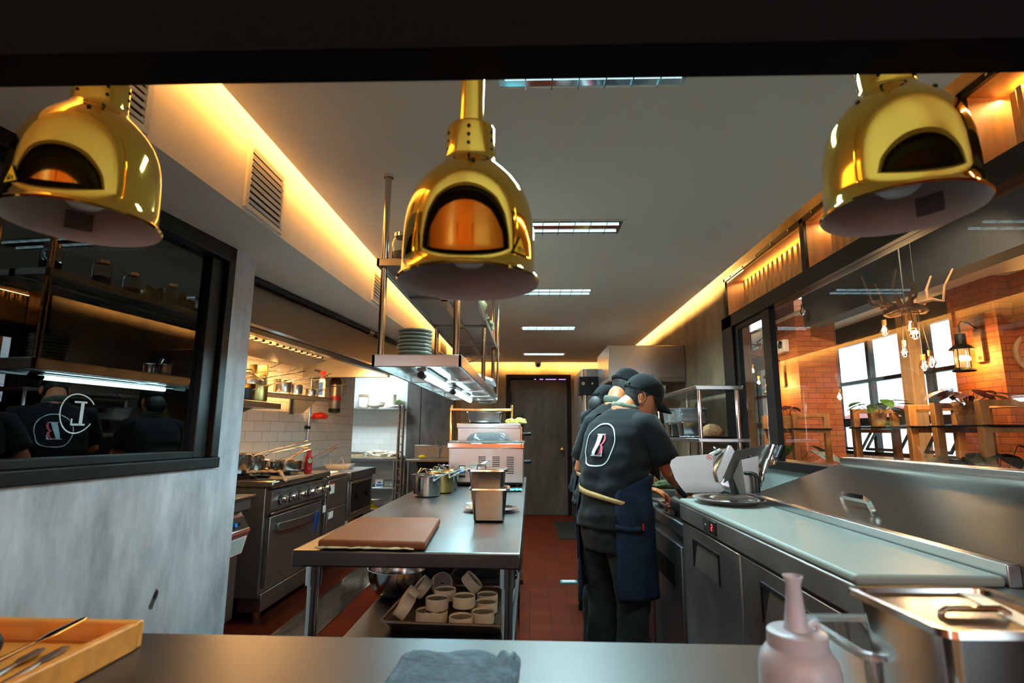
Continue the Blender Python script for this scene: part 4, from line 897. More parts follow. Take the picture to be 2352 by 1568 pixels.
# bottles at the shelf end
t = thing('spray_can', 'white and blue spray can with bright red nozzle at the shelf end', 'can', onshelf(.06, .10), 0)
b = MB(); b.lathe([(.001, 0), (.03, 0), (.032, .004), (.032, .165), (.024, .18), (.022, .185)], WHITE, n=24); b.bx(-.02, .02, -.0335, -.0325, .02, .15, BLUE); b.build('body', t)
b = MB(); b.lathe([(.022, .183), (.022, .195), (.012, .205), (.012, .225), (.026, .232), (.030, .25), (.022, .262), (.001, .264)], RED, n=20); b.build('nozzle', t)
b = MB(); b.tube([(-.02, 0, .255), (-.09, 0, .275)], [.012, .007], IRON, 8); b.build('burner_tip', t)
t = thing('wall_extinguisher', 'red and white extinguisher hanging below the hood by the shelf end', 'extinguisher', (-2.22, 6.15, 1.50))
b = MB(); b.lathe([(.001, .0), (.05, .01), (.062, .05), (.064, .36), (.05, .41), (.02, .43)], STEELD, n=24); b.build('body', t)
b = MB(); b.lathe([(.0645, .33), (.0645, .36), (.051, .41)], TERRA, n=24); b.lathe([(.0648, .15), (.0648, .20)], REDB, n=24); b.build('red_band', t)
b = MB(); b.lathe([(.0655, .02), (.0655, .06)], BLACK, n=24); b.build('black_band', t)
blob('red_mitt', (-2.33, 6.0, 1.44), (.09, .06, .045), RED, 'dark red oven mitt below the far end of the wall shelf', 'mitt', 3.3, .25, 2)
t = thing('hanging_sieve', 'round pale sieve hanging on the tiled wall below the hood end', 'sieve', (-2.39, 6.75, 1.86))
b = MB(); b.lathe([(.13, 0), (.13, .05), (.12, .05), (.12, .004), (.001, .004)], PORC, M=Matrix.Rotation(PI/2, 4, 'Y') @ Matrix.Diagonal((1.1, 1, 1, 1)), n=28); b.build('hoop', t)
# ------------------------------------------------------------------ range hood
t = thing('range_hood', 'long stainless range hood under the left soffit, warm lit inside', 'hood', (-1.60, 3.0, 0), -.095)
b = MB(); b.bx(-.01, .0, -.35, 2.78, 1.905, 2.155, HOODM); b.build('front_panel', t, smooth=False)
b = MB(); b.bx(-.10, .0, -.35, 2.78, 1.89, 1.905, IRON); b.bx(-.02, .005, -.35, 2.78, 1.895, 1.912, CHROME); b.build('front_gutter', t, smooth=False)
b = MB(); b.bx(-.17, -.10, -.35, 2.70, 1.895, 1.90, STEEL); b.build('inner_lip', t, smooth=False)
b = MB(); b.add([(-.17,-.35,1.90),(-.62,-.35,2.14),(-.62,2.7,2.14),(-.17,2.7,1.90)], [(0,1,2,3)], STEELD)
b.build('filter_panel', t, smooth=False, solid=.004)
b = MB(); b.add([(-.40,-.35,1.93),(-.60,-.35,1.86),(-.60,1.75,1.86),(-.40,1.75,1.93)], [(0,1,2,3)], STEELD)
for i in range(22): b.box((-.40, -.25+i*.09, 1.94), (.05, .03, .012), IRON)
b.build('baffle_filter', t, smooth=False, solid=.004)
b = MB(); b.bx(-1.25, -.17, 2.70, 2.78, 1.88, 2.14, STEEL); b.build('end_panel', t, smooth=False)
b = MB(); b.add([(-.62,-.35,2.13),(-1.35,-.35,1.95),(-1.35,2.7,1.95),(-.62,2.7,2.13)], [(0,1,2,3)], STEEL); b.build('rear_panel', t, smooth=False, solid=.004)
for y in (.3, 1.5):
    b = MB(); b.lathe([(.05, 0), (.05, -.03), (.04, -.05), (.001, -.06)], FIL if False else PORC, (-.80, y, 2.07), 16); b.build('hood_lamp', t)
t = thing('gas_pipe', 'dark pipe running along the joint of soffit and hood', 'pipe', (-1.585, 3.0, 2.15), -.080)
b = MB(); b.cyl((.02, -.35, 0), (.02, 2.9, .045), .018, IRON, 12); b.build('pipe_run', t)
b = MB(); b.cyl((.02, 1.68, .025), (.02, 1.78, .027), .026, CHROME, 12); b.cyl((.02, 1.73, .02), (.06, 1.73, .04), .01, CHROME); b.build('coupling', t)
# ------------------------------------------------------------------ prep alcove behind
t = thing('alcove_shelf', 'white wall shelf with bowls in the bright tiled alcove', 'shelf', (-2.9, 8.92, 1.66))
b = MB(); b.bx(-.9, .84, -.17, .17, 0, .03, STEEL); b.build('board', t, bevel=.003)
t = thing('alcove_table', 'steel prep table with cream top in the tiled alcove', 'table', (-2.9, 8.80, 0))
b = MB(); b.bx(-.9, .84, -.28, .28, .86, .90, STEELF); b.build('table_top', t, bevel=.003)
b = MB(); b.bx(-.9, .84, -.28, .28, .902, .925, CERAM); b.build('wooden_top', t)
for z in (.44, .12):
    b = MB(); b.bx(-.9, .84, -.26, .26, z, z+.02, STEEL); b.build('undershelf', t, bevel=.003)
for x in (-.85, .80):
    for y in (-.24, .24):
        b = MB(); b.cyl((x, y, 0), (x, y, .86), .018, CHROME, 12); b.build('leg', t)
def cuplot(x, y, n, r, h, lab, nm='noodle_bowl', m=PORC, dz=.045):
    for k in range(n): bowl(nm, r, h, m, lab+(', topmost' if k == n-1 else ', '+ordn[k] if n > 1 else ''), 'bowl', (x, y, 1.692+k*dz), 'bowls stacked on the alcove shelf', foot=.55)
cuplot(-2.72, 8.85, 3, .085, .075, 'cream bowl in the left stack on the alcove shelf')
platestack(-2.72, 8.85, 1.86, .085, 3, CERAM, 'side_plate', lambda k, n: 'beige plate on the left bowl stack in the alcove, '+('topmost' if k == n-1 else ordn[k]), 'plate', 'beige plates on the alcove bowl stack')
bowl('serving_bowl', .14, .08, PORC, 'wide cream bowl between the two stacks on the alcove shelf', 'bowl', (-2.50, 8.82, 1.692), foot=.5)
cuplot(-2.27, 8.85, 4, .085, .085, 'cream cup bowl in the right stack on the alcove shelf', dz=.042)
cloth('folded_towels', [(-.09, 0, 0), (.1, 0, .0)], .14, .012, WHITE, 'folded striped towel at the right end of the alcove shelf', 'cloth', (-2.16, 8.84, 1.70), 0, 3, amp=.008)
cloth('green_cloth', [(-.10, 0, .03), (.0, 0, .07), (.08, 0, .01)], .10, .004, GREEN, 'bright green cloth at the right end of the alcove shelf', 'cloth', (-2.12, 8.86, 1.74), 0, 8)
t = thing('kitchen_scale', 'small beige kitchen scale at the left of the alcove table', 'scale', (-2.72, 8.66, .925))
b = MB(); b.bx(-.10, .10, -.08, .08, 0, .05, CERAM); b.build('body', t, bevel=.008)
b = MB(); b.bx(-.11, .11, -.09, .09, .055, .07, STEEL); b.bx(-.02, .02, -.02, .02, .05, .055, BLACK); b.build('platform', t, bevel=.004)
blob('plastic_wrap', (-2.33, 8.72, .925), (.26, .12, .06), PORC, 'crumpled clear plastic wrap lying on the alcove table', 'plastic', 5.5, .5, 4)
t = thing('bread_rack', 'dark ladder-like bread rack edge beside the concrete panel', 'rack', (-2.0, 8.45, 0))
b = MB(); b.bx(-.035, -.015, -.05, .05, 0, 1.72, STEELD); b.build('upright', t, smooth=False)
b = MB(); b.bx(.035, .05, -.05, .05, 0, 1.72, STEELD); b.build('upright', t, smooth=False)
b = MB()
for k in range(13): b.bx(-.015, .035, -.04, .04, .15+k*.12, .17+k*.12, STEELD)
b.build('runner', t, smooth=False)
t = thing('milk_box', 'white and blue carton on the alcove undershelf', 'carton', (-2.34, 8.66, .46))
b = MB(); b.bx(-.06, .06, -.04, .04, 0, .12, WHITE); b.build('carton', t, bevel=.002)
b = MB(); b.bx(-.04, .05, -.0415, -.0405, .015, .045, BLUEP); b.bx(-.02, .03, -.0415, -.0405, .06, .08, BLUE); b.build('print', t, smooth=False)
t = thing('egg_tub', 'clear tub on the alcove undershelf with a lemon and eggs', 'tub', (-2.15, 8.66, .46))
b = MB(); b.rings([rrect(.11, .07, .02, 4, 0), rrect(.12, .08, .02, 4, .10)], ACRYL, True, False); b.build('tub', t, solid=.002)
bo = MB(); bo.ball((0, 0, 0), .032, YEL, 14, 10, (1.15, 1, 1)); o = bo.build('lemon'); o.location = (-2.22, 8.64, .50); tag(o, 'yellow lemon in the clear tub', 'lemon')
for k, x in enumerate((-2.155, -2.10)):
    bo = MB(); bo.ball((0, 0, 0), .027, WHITE, 14, 10, (1, 1, 1.2)); o = bo.build('egg'); o.location = (x, 8.64, .50); tag(o, ('egg next to the lemon in the tub', 'egg farther from the lemon in the tub')[k], 'egg')
bowl('covered_bowl', .12, .10, TERRA, 'reddish bowl at the left of the alcove undershelf', 'bowl', (-2.60, 8.66, .462))
t = thing('cake_stand', 'white cake turntable with yellow foot on the lowest alcove shelf', 'cake stand', (-2.45, 8.66, .14))
b = MB(); b.lathe([(.001, .13), (.15, .13), (.16, .14), (.15, .15), (.001, .15)], WHITEP, n=32); b.build('plate', t)
b = MB(); b.lathe([(.11, 0), (.10, .02), (.04, .03), (.03, .13)], YEL, n=24); b.build('foot', t)
# hand sink by the panel
t = thing('hand_sink', 'steel hand sink with tap before the brown concrete panel', 'sink', (-1.52, 8.6, 0))
b = MB(); b.bx(-.36, .36, -.25, .40, .86, .90, STEELD); b.bx(-.36, .36, .38, .42, .90, 1.10, STEELD); b.build('basin', t, bevel=.006)
b = MB(); b.tube([(.05, .3, .9), (.05, .3, 1.1), (.05, .22, 1.16), (.05, .12, 1.12)], .014, CHROME, 10); b.cyl((.05, .33, 1.05), (.11, .33, 1.08), .008, CHROME); b.build('tap', t)
for x in (-.32, .32):
    b = MB(); b.cyl((x, -.2, 0), (x, -.2, .86), .018, CHROME, 12); b.build('leg', t)
bo = MB(); bo.ball((0, 0, 0), .05, YEL, 14, 10, (1.2, .8, .6)); o = bo.build('sponge'); o.location = (-1.66, 8.5, .93); tag(o, 'yellow sponge on the left rim of the hand sink', 'sponge')
# ------------------------------------------------------------------ right side: hood, tall fridge, over-shelf
t = thing('dish_hood', 'large blank stainless exhaust hood below the ceiling on the right wall', 'hood', (1.11, 5.75, 0))
b = MB(); b.bx(-.36, .365, -.55, .30, 1.83, 2.14, STEEL); b.build('hood_box', t, bevel=.003)
b = MB(); b.bx(-.36, .365, -.555, .30, 1.79, 1.83, STEELD); b.build('lower_lip', t, bevel=.003)
t = thing('upright_dishwasher', 'tall stainless machine with shiny post and black handle box left of the exhaust hood', 'machine', (.70, 6.6, 0))
b = MB(); b.bx(-.12, .6, -.5, .6, .10, 2.02, STEELD); b.build('body', t, bevel=.004)
b = MB(); b.cyl((-.09, -.56, .7), (-.09, -.56, 2.0), .022, CHROME, 16); b.build('post', t)
b = MB(); b.bx(-.16, .05, -.62, -.40, 1.72, 1.92, BLACK); b.build('handle_box', t, bevel=.004)
b = MB(); b.cyl((-.12, -.625, 1.84), (-.12, -.64, 1.84), .02, CHROME); b.cyl((-.02, -.625, 1.84), (-.02, -.64, 1.84), .012, CHROME); b.build('button', t)
t = thing('corner_panel', 'pale concrete partition edge beside the waste bin', 'panel', (.66, 5.88, 0))
b = MB(); b.bx(-.03, .03, -.05, .05, 0, .95, CONC); b.build('slab', t, smooth=False)
# undercounter fridge with trays (second, farther)
t = thing('undercounter_fridge', 'lower dark undercounter fridge beyond the prep counter, where the cook works', 'fridge', (.70, 3.39, 0))
b = MB(); b.bx(.0, .72, -.82, .95, .12, .84, STEELF); b.build('body', t, bevel=.004)
b = MB(); b.bx(-.015, .74, -.84, .97, .84, .90, STEELF); b.build('worktop', t, bevel=.006)
for y0, y1 in ((-.80, -.22), (-.20, .38), (.40, .94)):
    b = MB(); b.bx(-.022, 0, y0, y1, .16, .80, STEELF); o = b.build('door', t, bevel=.004)
    b = MB(); b.bx(-.024, -.021, y0+.12, y1-.10, .60, .70, BLACK); b.build('door_handle', o, smooth=False)
for x in (.06, .66):
    for y in (-.76, .88):
        b = MB(); b.cyl((x, y, 0), (x, y, .12), .025, BLACK, 14); b.build('leg', t)
def tray(name, x, y, z, hx, hy, h, m, lab, rz=0):
    t = thing(name, lab, 'tray', (x, y, z), rz); b = MB(); panmesh(b, hx, hy, h, m); b.build('pan_body', t); return t
tray('meat_tray', .86, 3.12, .90, .155, .17, .035, STEELD, 'shallow steel tray of skewered meat in front of the cook')
random.seed(11)
for i in range(9):
    t2 = thing('meat_skewer', 'bamboo skewer of raw meat in the shallow tray', 'skewer', (.75+.028*i, 3.12+random.uniform(-.02, .02), .914), random.uniform(-.15, .15), 'meat skewers in the shallow tray')
    b = MB(); b.cyl((0, -.14, 0.004), (0, .13, .010), .0016, BAMB, 6); b.build('stick', t2)
    b = MB(); b.tube([(0, -.06+.02*k, .008+.002*(k % 2)) for k in range(9)], [.006+.006*random.random() for k in range(9)], MEAT, 8); b.build('meat', t2)
    if i == 0: t2['label'] = 'leftmost bamboo skewer of raw meat in the shallow tray'
t = tray('herb_tray', .98, 3.55, .90, .26, .12, .07, STEEL, 'steel tray heaped with chopped green herbs in front of the cook hands')
o = blob('chopped_herbs', (.98, 3.55, .935), (.22, .10, .055), HERB, 'heap of chopped green herbs in the steel tray', 'herbs', 9.1, .35, 6); o['kind'] = 'stuff'
t = thing('stainless_bowl', 'shiny oval steel dish with spoon and napkin at the counter edge near the pepper mill', 'dish', (.755, 2.885, .90))
b = MB(); b.lathe([(.001, .003), (.045, .002), (.062, .026), (.065, .028), (.061, .028), (.045, .006), (.001, .006)], CHROME, n=36, sx=1.25); b.build('dish', t)
b = MB(); b.tube([(0, 0, .02), (.04, -.06, .045), (.06, -.10, .05)], [.008, .003, .004], CHROME, 8); b.build('spoon', t)
t = thing('pepper_mill', 'black mill with bulbous base at the counter edge beside the prep counter', 'mill', (.718, 2.556, .90))
b = MB(); b.lathe([(.001, 0), (.02, 0), (.033, .02), (.034, .04), (.022, .06), (.02, .065)], BLACK, n=20); b.build('base', t)
b = MB(); b.cyl((-.03, 0, .085), (.08, 0, .085), .026, BLACK, 20); b.bx(.02, .06, -.03, .03, .058, .112, CHROME); b.build('grip', t, bevel=.002)
# over-shelf
t = thing('over_shelf', 'two tier stainless over-shelf with round posts against the right wall', 'shelf', (1.27, 4.3, .90))
b = MB(); b.bx(-.16, .15, -.62, .62, .695, .725, STEEL); b.build('top_shelf', t, bevel=.004)
b = MB(); b.bx(-.17, .165, -.66, .62, .35, .375, STEEL); b.build('middle_shelf', t, bevel=.004)
for x in (-.13, .12):
    for y in (-.58, .58):
        b = MB(); b.cyl((x, y, 0), (x, y, .70), .0135, CHROME, 14); b.build('post', t)
def tub(name, x, y, z, hx, hy, h, lab, m=None, fill=None):
    t = thing(name, lab, 'container', (x, y, z))
    b = MB(); b.rings([rrect(hx*.9, hy*.9, .015, 4, 0), rrect(hx, hy, .015, 4, h)], m or ACRYL, True, False); b.build('tub', t, solid=.002)
    if fill: b = MB(); b.rings([rrect(hx*.85, hy*.85, .015, 4, .004), rrect(hx*.88, hy*.88, .015, 4, h*.5)], fill); b.build('filling', t)
    if not m: b = MB(); b.rings([rrect(hx+.004, hy+.004, .015, 4, h), rrect(hx+.004, hy+.004, .015, 4, h+.008)], ACRYL); b.build('lid', t)
    return t
steampan('steel_insert_pan', .12, .10, .11, 'deep steel pan on the middle tier of the over-shelf', 'pan', (1.235, 4.58, 1.275), 0)
steampan('steel_insert_pan', .10, .09, .115, 'shiny steel pan nearest on the middle tier of the over-shelf', 'pan', (1.22, 4.22, 1.275), 0)
tub('clear_container', 1.23, 4.6, 1.392, .11, .09, .11, 'clear container of rice coloured food stacked on the deep steel pan', None, CERAM)
tub('clear_container', 1.22, 4.22, 1.397, .10, .09, .09, 'clear container of dark food stacked on the shiny steel pan', None, TERRA)
bo = blob('bread_loaf', (1.26, 3.86, 1.287), (.072, .065, .055), BASK, 'brown crusted round loaf on the black tray of the over-shelf', 'bread', 6.2, .15, 3)
b = MB(); b.lathe([(.001, 0), (.13, 0), (.145, .01), (.13, .008), (.001, .006)], BLACK, n=36, sx=1, sy=.8); o = b.build('round_tray'); o.location = (1.275, 3.84, 1.275); tag(o, 'thin black round tray under the loaf on the over-shelf', 'tray')
cloth('pink_paper', [(-.08, 0, 0), (.08, 0, 0)], .12, .002, BOTTLE, 'pale lilac paper lying on the middle tier of the over-shelf', 'paper', (1.17, 4.02, 1.275), 0, 6)
t = thing('glass_tumbler', 'faceted clear glass lying at the far top corner of the over-shelf', 'glass', (1.17, 4.86, 1.625))
b = MB(); b.lathe([(.001, .003), (.03, 0), (.036, .10), (.033, .10), (.028, .008)], JARG, n=10); b.build('tumbler', t)
# ------------------------------------------------------------------ prep counter (fridge) with white board and lid
t = thing('prep_counter', 'refrigerated prep counter with long white cutting board and sloped steel lid', 'prep counter', (.69, 1.85, 0))
b = MB(); b.bx(.0, .76, -.82, .66, .12, .93, STEELF); b.build('body', t, bevel=.004)
b = MB(); b.bx(-.03, .31, -.82, .66, .935, 1.0, STEELF); b.bx(.25, .76, -.82, .66, .93, .995, STEELF); b.build('front_fascia', t, bevel=.004)
b = MB(); b.bx(-.03, .268, -.66, .66, 1.0, 1.022, BOARDW); b.build('cutting_board', t, bevel=.008, seg=3)
b = MB(); b.bx(.272, .30, -.66, .66, 1.0, 1.045, STEEL); b.build('lid_rail', t, bevel=.002)
M_ = None
b = MB(); b.add([(.30,-.66,1.045),(.30,.66,1.045),(.70,.66,1.185),(.70,-.66,1.185),(.70,-.66,1.0),(.30,-.66,1.0),(.70,.66,1.0),(.30,.66,1.0)], [(0,1,2,3),(0,3,4,5),(1,7,6,2),(2,6,4,3)], HOODM)
b.build('sloped_lid', t, smooth=False, bevel=.003)
lid = [o for o in t.children if o.name.startswith('sloped_lid')][0]
b = MB(); b.bx(.68, .77, -.8, .66, 1.185, 1.205, STEEL); b.bx(.68, .70, -.8, .66, 1.16, 1.19, STEELD); b.build('hinge_cover', t, bevel=.003)
b = MB(); nz = Vector((-.14, 0, .40)).normalized(); R0 = Vector((.365, 0, 1.068))
pts = [Vector((0, .14, 0)), Vector((0, .135, .03)), Vector((0, .12, .038)), Vector((0, -.0, .038)), Vector((0, -.015, .03)), Vector((0, -.02, 0))]
b.tube([R0+Vector((0, p.y-.06, 0))+nz*p.z for p in pts], .008, CHROME, 4, sq=(1.6, .6)); b.build('lid_handle', lid, smooth=False)
b = MB(); b.add([(.30,-.70,1.045),(.70,-.70,1.185),(.70,-.81,1.14),(.30,-.81,1.02)], [(0,1,2,3)], COPPER); b.bx(.30, .76, -.81, -.68, .99, 1.0, STEELD); b.build('side_shroud', t, smooth=False, solid=.003)
b = MB(); b.bx(-.035, -.028, .195-.015+.0, .335-.02, .945, .992, BLACK); b.build('display_bezel', t, bevel=.002)
bz = [o for o in t.children if o.name.startswith('display_bezel')][0]
b = MB(); cy_ = -.04+.0
def seg(b, y, z, w_, h_, s_):   # seven segment digit facing -X, y grows to the left as seen
    for k, q in {'a': (0, 1, 'h'), 'b': (1, .5, 'v'), 'g': (0, .5, 'h'), 'e': (0, 0, 'v'), 'd': (0, 0, 'h')}.items():
        if q[2] == 'h': b.bx(-.0362, -.0355, y-w_, y, z+q[1]*h_-.0012, z+q[1]*h_+.0012, LEDR)
        else: yy = y-w_ if q[0] else y; b.bx(-.0362, -.0355, yy-.0012, yy+.0012, z+q[1]*h_+.001, z+(q[1]+.5)*h_-.001, LEDR)
seg(b, .222, .959, .009, .020, 1); b.build('red_digit', bz, smooth=False)
b = MB(); b.bx(-.0365, -.035, .25, .258, .95, .988, STEELF); b.bx(-.0362, -.035, .262, .305, .952, .986, IRON); b.cyl((-.0362, .285, .970), (-.037, .285, .970), .003, WHITE); b.build('display_key', bz, smooth=False)
def fdoor(y0, y1):
    b = MB(); b.bx(-.022, .0, y0, y1, .15, .925, STEELF); o = b.build('door', t, bevel=.004)
    yc, hw = (y0+y1)/2+.02, .155
    b = MB(); z0, z1 = .775, .875
    b.bx(-.026, -.021, yc-hw, yc+hw, z1-.004, z1+.008, BLACK); b.bx(-.026, -.021, yc-hw, yc-hw+.010, z0, z1, BLACK); b.bx(-.026, -.021, yc+hw-.008, yc+hw, z0, z1, BLACK)
    b.add([(-.0225, yc-hw+.01, z1), (-.0225, yc+hw-.01, z1), (.0, yc+hw-.01, z1), (.0, yc-hw+.01, z1)], [(0, 1, 2, 3)], IRON)
    b.add([(-.0228, yc-hw+.01, z1), (-.0228, yc+hw-.01, z1), (-.0228, yc+hw-.01, z0), (-.0228, yc-hw+.01, z0)], [(0, 1, 2, 3)], ALU)
    b.add([(-.0232, yc+hw-.01, z1), (-.0232, yc+hw-.01, z0), (-.0232, yc+hw-.06, z1)], [(0, 1, 2)], BLACK)
    b.build('recessed_handle', o, smooth=False)
fdoor(.0, .655); fdoor(-.66, -.01)
b = MB(); b.bx(-.023, -.012, -.66, .66, .925, .936, BLACK); b.build('door_gasket', t, smooth=False)
for x in (.06, .7):
    for y in (-.75, .58):
        b = MB(); b.cyl((x, y, .0), (x, y, .12), .03, BLACK, 14); b.build('caster', t)
t = thing('oval_tray', 'shiny round steel tray lying on the far end of the white board', 'tray', (.815, 2.34, 1.022), 0)
b = MB(); b.lathe([(.001, .004), (.10, .003), (.11, .012), (.128, .018), (.133, .022), (.128, .023), (.108, .016), (.098, .007), (.001, .007)], CHROME, n=56, sx=1.05, sy=1.25); b.build('dish', t)
# ------------------------------------------------------------------ slicer
t = thing('meat_slicer', 'cast aluminium meat slicer with large round blade and black handles', 'slicer', (.965, 2.70, .90)); t.scale = (.93, .93, .93)
b = MB(); b.bx(-.30, .22, -.12, .12, .03, .11, ALU); b.cyl((-.02, .0, .10), (-.02, .0, .33), .045, ALU, 24); b.cyl((-.005, -.07, .225), (-.005, .05, .225), .07, ALU, 28); b.build('base', t, bevel=.03, seg=4)
# thickness plate, blade with its guard, carriage and pusher
RX = Matrix.Rotation(PI/2, 4, 'X')
pl = [(-.343,.278),(-.335,.302),(-.304,.320),(-.122,.335),(-.132,.297),(-.127,.233),(-.098,.188),(-.082,.160),(-.10,.150),(-.276,.146),(-.32,.211)]
b = MB(); b.prism(pl, .012, ALU, Matrix.Translation((0, -.10, 0)) @ RX)
for k in range(13): b.bx(-.325+.003*abs(k-8), -.14+.002*k, -.1123, -.112, .175+k*.0105, .1762+k*.0105, ALU)
b.build('gauge_plate', t, bevel=.003, seg=2)
b = MB(); b.lathe([(.125, 0), (.126, .004), (.115, .010), (.092, .014), (.09, .008), (.001, .010)], CHROME, n=56, M=Matrix.Translation((-.005, -.075, .225)) @ RX); b.build('blade', t)
b = MB(); P = []; n = 30
for i in range(n+1): a = 1.8+(5.4-1.8)*i/n; P.append((-.005+.137*math.cos(a), .225+.137*math.sin(a)))
for i in range(n+1): a = 5.4-(5.4-1.8)*i/n; P.append((-.005+.124*math.cos(a), .225+.124*math.sin(a)))
b.prism(P, .03, STEELD, Matrix.Translation((0, -.055, 0)) @ RX); b.build('blade_guard', t, bevel=.002)
b = MB(); b.prism([(-.129,.246),(-.058,.378),(-.045,.378),(-.03,.349),(-.104,.20),(-.118,.198)][::-1], .022, ALU, Matrix.Translation((0, -.12, 0)) @ RX); b.build('carriage_arm', t, bevel=.003)
b = MB(); b.add([(-.032,-.125,.350),(.20,-.02,.384),(.15,-.03,.27),(.03,-.10,.300),(-.010,-.11,.238),(-.088,-.125,.197)], [(0,5,4,3),(0,3,2,1)], ALU); b.build('food_table', t, solid=.006, smooth=False)
b = MB(); b.add([(-.013,-.16,.310),(-.043,-.13,.227),(-.011,-.15,.11),(.008,-.165,.11)], [(0,1,2,3)], ALU); b.add([(-.013,-.165,.310),(.072,-.165,.330),(.060,-.165,.11),(.005,-.165,.11)], [(0,3,2,1)], ALU); b.build('carriage_plate', t, solid=.006, smooth=False, bevel=.001)
b = MB(); b.tube([(.000, -.17, .247), (.022, -.195, .248), (.036, -.205, .242), (.042, -.206, .225), (.043, -.206, .115)], [.008, .009, .010, .0115, .0115], BLACK, 14); b.build('carriage_handle', t)
b = MB(); b.cyl((.118, -.07, .215), (.205, -.04, .378), .009, CHROME, 14); b.cyl((.135, -.065, .245), (.165, -.05, .305), .013, CHROME, 14); b.cyl((.115, -.07, .205), (.122, -.07, .225), .014, ALU, 14); b.build('pusher_rod', t)
b = MB(); b.cyl((.20, -.08, .312), (.240, -.06, .372), .0145, BLACK, 16); b.build('pusher_grip', t)
b = MB(); b.add([(.155,-.05,.270),(.20,-.045,.285),(.232,-.04,.320),(.243,-.04,.352),(.222,-.04,.380),(.185,-.045,.362)], [(0,1,2,3,4,5)], ACRYL); b.build('pusher_shield', t, solid=.004)
b = MB(); b.lathe([(.001, 0), (.052, 0), (.056, .012), (.05, .03), (.03, .040), (.001, .044)], ALU, n=32, M=Matrix.Translation((-.03, .0, .315))); b.cyl((-.13, -.07, .325), (-.075, -.07, .352), .012, ALU); b.ball((-.108, -.08, .362), .009, CHROME); b.build('motor_cap', t)
b = MB(); b.tube([(-.27, -.10, .13), (-.295, -.115, .15), (-.31, -.115, .17)], .014, BLACK, 12); b.build('gauge_knob', t)
b = MB()
for x in (-.25, .2):
    for y in (-.1, .12): b.cyl((x, y, 0), (x, y, .03), .02, BLACK, 12)
b.build('foot', t)
b = MB(); R_ = Matrix.Translation((-.145, -.1130, .318)) @ RX
n = 20; P = [(.0155*math.cos(2*PI*i/n), .0125*math.sin(2*PI*i/n), 0) for i in range(n)]+[(.0125*math.cos(2*PI*i/n), .0100*math.sin(2*PI*i/n), 0) for i in range(n)]
b.add(P, [(i, (i+1) % n, n+(i+1) % n, n+i) for i in range(n)], RED, R_)
b.add([(-.010,.0072,0),(-.008,.0088,0),(.010,-.0072,0),(.008,-.0088,0)], [(0,1,2,3)], RED, R_)
for k in range(4): b.add([(-.006+.003*k, -.0045, -.0002), (-.0045+.003*k, -.0045, -.0002), (-.0035+.003*k, .0045-.0008*k, -.0002), (-.005+.003*k, .0045-.0008*k, -.0002)], [(0, 1, 2, 3)], RED, R_)
b.build('hazard_sticker', t, smooth=False)
t = thing('slicer_table', 'tilted steel sheet pan between the slicer and the window sill', 'tray', (1.30, 2.62, 1.0), 0)
b = MB(); b.box((0, 0, .02), (.26, .16, .012), STEEL); b.box((-.02, -.07, .035), (.20, .012, .03), STEEL); b.build('pan_body', t, bevel=.003)
t.location.z = 1.0
# ------------------------------------------------------------------ people
def se(t, a, b, e=2.4):
    c_, s_ = math.cos(t), math.sin(t); return (a*math.copysign(abs(c_)**(2/e), c_), b*math.copysign(abs(s_)**(2/e), s_))
def lerpT(T, z):
    if z <= T[0][0]: return T[0][1:]
    for p, q in zip(T, T[1:]):
        if z <= q[0]:
            k = (z-p[0])/(q[0]-p[0]); k = k*k*(3-2*k)*.5+k*.5
            return tuple(p[i]+(q[i]-p[i])*k for i in range(1, len(p)))
    return T[-1][1:]
HEADT = [(-.122,.064,.030,.016),(-.112,.082,.0,.036),(-.092,.088,-.03,.050),(-.06,.089,-.055,.061),(-.02,.089,-.082,.068),(.01,.089,-.094,.073),(.04,.093,-.099,.075),(.07,.086,-.095,.070),(.095,.066,-.078,.056),(.112,.038,-.05,.036),(.120,.01,-.02,.012)]
def headpt(th, z, off=0, face=True):
    yf, yb, w_ = lerpT(HEADT, z); cy_ = (yf+yb)/2; b_ = (yf-yb)/2
    x, y = se(th, w_+off, b_+off, 2.15); y += cy_
    if face:
        fr = max(0, math.sin(th))
        g = lambda u, s_: math.exp(-(u/s_)**2)
        nose = (.024*g(z+.028, .013)+.012*g(z+.008, .018))*g(x, .012)
        lips = .007*(g(z+.062, .006)+g(z+.075, .006))*g(x, .022); brow = .004*g(z-.03, .010)*g(abs(x)-.028, .02)
        eye = -.007*g(z-.010, .011)*g(abs(x)-.031, .014); chin = .006*g(z+.105, .012)*g(x, .02)
        y += (nose+lips+brow+eye+chin)*(1 if fr > .3 else 0)
    return Vector((x, y, z))
def headmb(b, M, m):
    R = []; N = 48
    for i in range(40):
        z = -.122+.242*i/39; R.append([M @ headpt(2*PI*j/N, z) for j in range(N)])
    b.rings(R, m)
